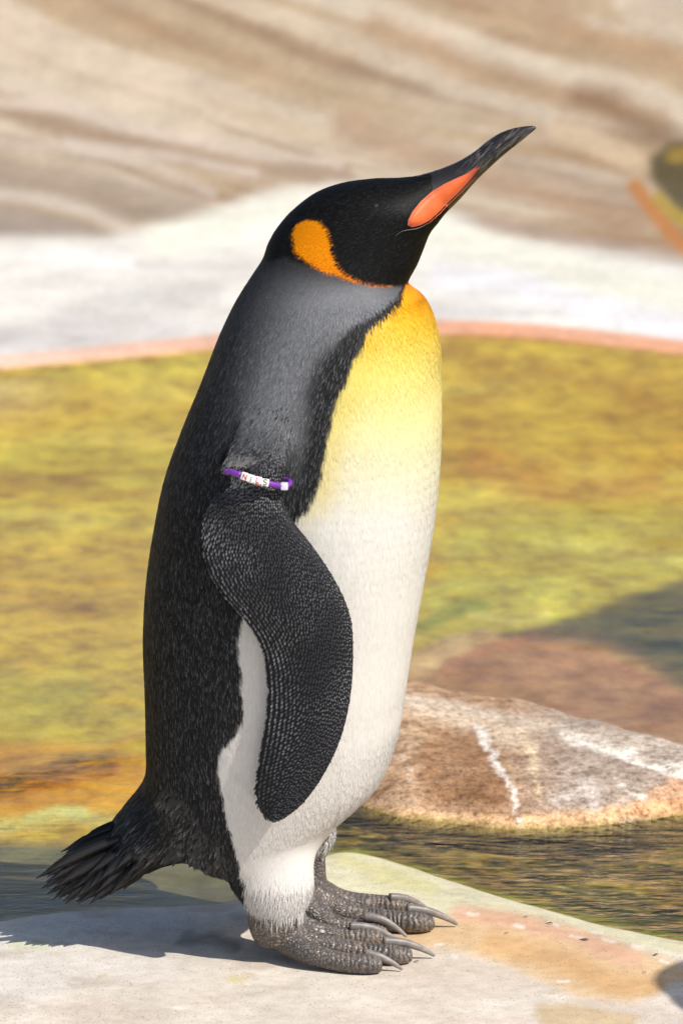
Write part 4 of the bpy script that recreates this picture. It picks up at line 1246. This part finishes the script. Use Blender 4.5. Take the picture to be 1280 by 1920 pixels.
LET = {'N': [[(-.3, -.42), (-.3, .42), (.3, -.42), (.3, .42)]], 'I': [[(0, -.42), (0, .42)]], 'L': [[(-.22, .42), (-.22, -.42), (.28, -.42)]],
       'S': [[(.28, .30), (.12, .42), (-.12, .42), (-.28, .28), (-.24, .08), (0, 0), (.24, -.08), (.28, -.28), (.12, -.42), (-.12, -.42), (-.28, -.30)]]}
def rbox(half, r=.0011, n=5):
    """rounded cube verts/faces by projecting a subdivided cube"""
    V_, F_ = [], []
    for ax in range(3):
        for sg in (-1, 1):
            st0 = len(V_)
            for i in range(n + 1):
                for j in range(n + 1):
                    p = np.zeros(3); p[ax] = sg; p[(ax + 1) % 3] = -1 + 2 * i / n; p[(ax + 2) % 3] = -1 + 2 * j / n
                    p = p * half
                    core = np.clip(p, -(half - r), half - r); dlt = p - core
                    L_ = np.linalg.norm(dlt); p = core + dlt / (L_ + 1e-12) * r
                    V_.append(p)
            for i in range(n):
                for j in range(n):
                    q_ = st0 + i * (n + 1) + j
                    f = (q_, q_ + n + 1, q_ + n + 2, q_ + 1)
                    F_.append(f if sg > 0 else f[::-1])
    return np.array(V_), F_
def letter_bead(u_, v_, ch, mat, roll, yaw, tiltx):
    c = onY(u_, v_, -.1695) - boff
    R = np.array(Matrix.Rotation(roll, 3, 'Y') @ Matrix.Rotation(yaw, 3, 'Z') @ Matrix.Rotation(tiltx, 3, 'X'))
    V_, F_ = rbox(np.array([.0037, .0037, .0038]))
    b = mesh_obj('letter_bead', V_ @ R.T + c, F_, M_WHITE, band)
    tag(b, 'white cube bead with the letter ' + ch)
    for face in (0, 1):
        for path in LET[ch]:
            pts = np.array([[x * .0058, -.0040, z * .0062] for x, z in path])
            if face == 1: pts = np.stack([pts[:, 0], pts[:, 2] * 1.0, np.full(len(pts), -.0042)], 1)
            pts = pts @ R.T + c
            V_, F_ = [], []; o_ = 0
            for a, b2 in zip(pts[:-1], pts[1:]):
                vv_, ff_ = tube(np.array([a, b2]), [.00042, .00042], 6, sub=1)
                V_.append(vv_); F_ += [tuple(i + o_ for i in f) for f in ff_]; o_ += len(vv_)
            mesh_obj('letter', np.vstack(V_), F_, mat, b)
letter_bead(458.5, 893, 'N', M_RED, .28, .05, -.15)
letter_bead(470.5, 897.3, 'I', M_GREY, .28, .0, -.10)
letter_bead(483, 901.6, 'L', M_RED, .20, .0, -.45)
letter_bead(497, 905.5, 'S', M_OLIVE, .14, .0, -.40)
V_, F_ = rbox(np.array([.0036, .0036, .0036]))
mesh_obj('end_bead', V_ + onY(533, 911.5, -.1675) - boff, F_, M_CLEAR, band)

# ------------------------------------------------------------------ scraps on the ledge
M_SCRAP = simple('dry_scrap', (.05, .042, .03), .7, .3, 300, .4)
for k, (u_, v_, s_) in enumerate([(1029, 1729, 7), (1094, 1760, 9), (1228, 1788, 6), (984, 1717, 4), (1206, 1822, 4), (948, 1749, 4), (780, 1802, 5)]):
    c = onZ(u_, v_, .0015); c[2] = terrain_z(np.array([c[0]]), np.array([c[1]]))[0]
    L_ = s_ / 1847; pts = []
    a = rng.uniform(-.5, .5)
    ax = np.array([math.cos(a), math.sin(a), 0])
    V_, F_ = tube([c - ax * L_ + [0, 0, .0008], c + [0, 0, .0016], c + ax * L_ * .6 + [0, 0, .0018], c + ax * L_ + [0, 0, .001]], [.0004, L_ * .35, L_ * .3, .0003], 8, flat=.35)
    o = mesh_obj('leaf_scrap', V_ - c, F_, M_SCRAP); o.location = c
    which = ['curled dark leaf scrap on the orange stain, second largest of the scraps', 'largest dark leaf scrap, near the middle of the orange stained ledge', 'dark leaf scrap closest to the right edge of the ledge',
             'small dark scrap close to the water line of the stream', 'small scrap in the lower right of the orange stain', 'small dark scrap on the left end of the orange stain', 'small scrap under the tip of the front claw'][k]
    tag(o, which, 'scrap', 'leaf scraps on the ledge')

# ------------------------------------------------------------------ a second bird right of the frame, its shadow falls on the ledge
other = penguin.copy(); scene.collection.objects.link(other)
for ch in list(penguin.children):
    c2 = ch.copy(); scene.collection.objects.link(c2); c2.parent = other
    for g2_ in ch.children:
        d2 = g2_.copy(); scene.collection.objects.link(d2); d2.parent = c2
other.location = (.912, -.552, 0); other.rotation_euler = (0, 0, math.radians(45))
other['label'] = 'second king penguin beyond the right edge, seen only by its shadow on the ledge'
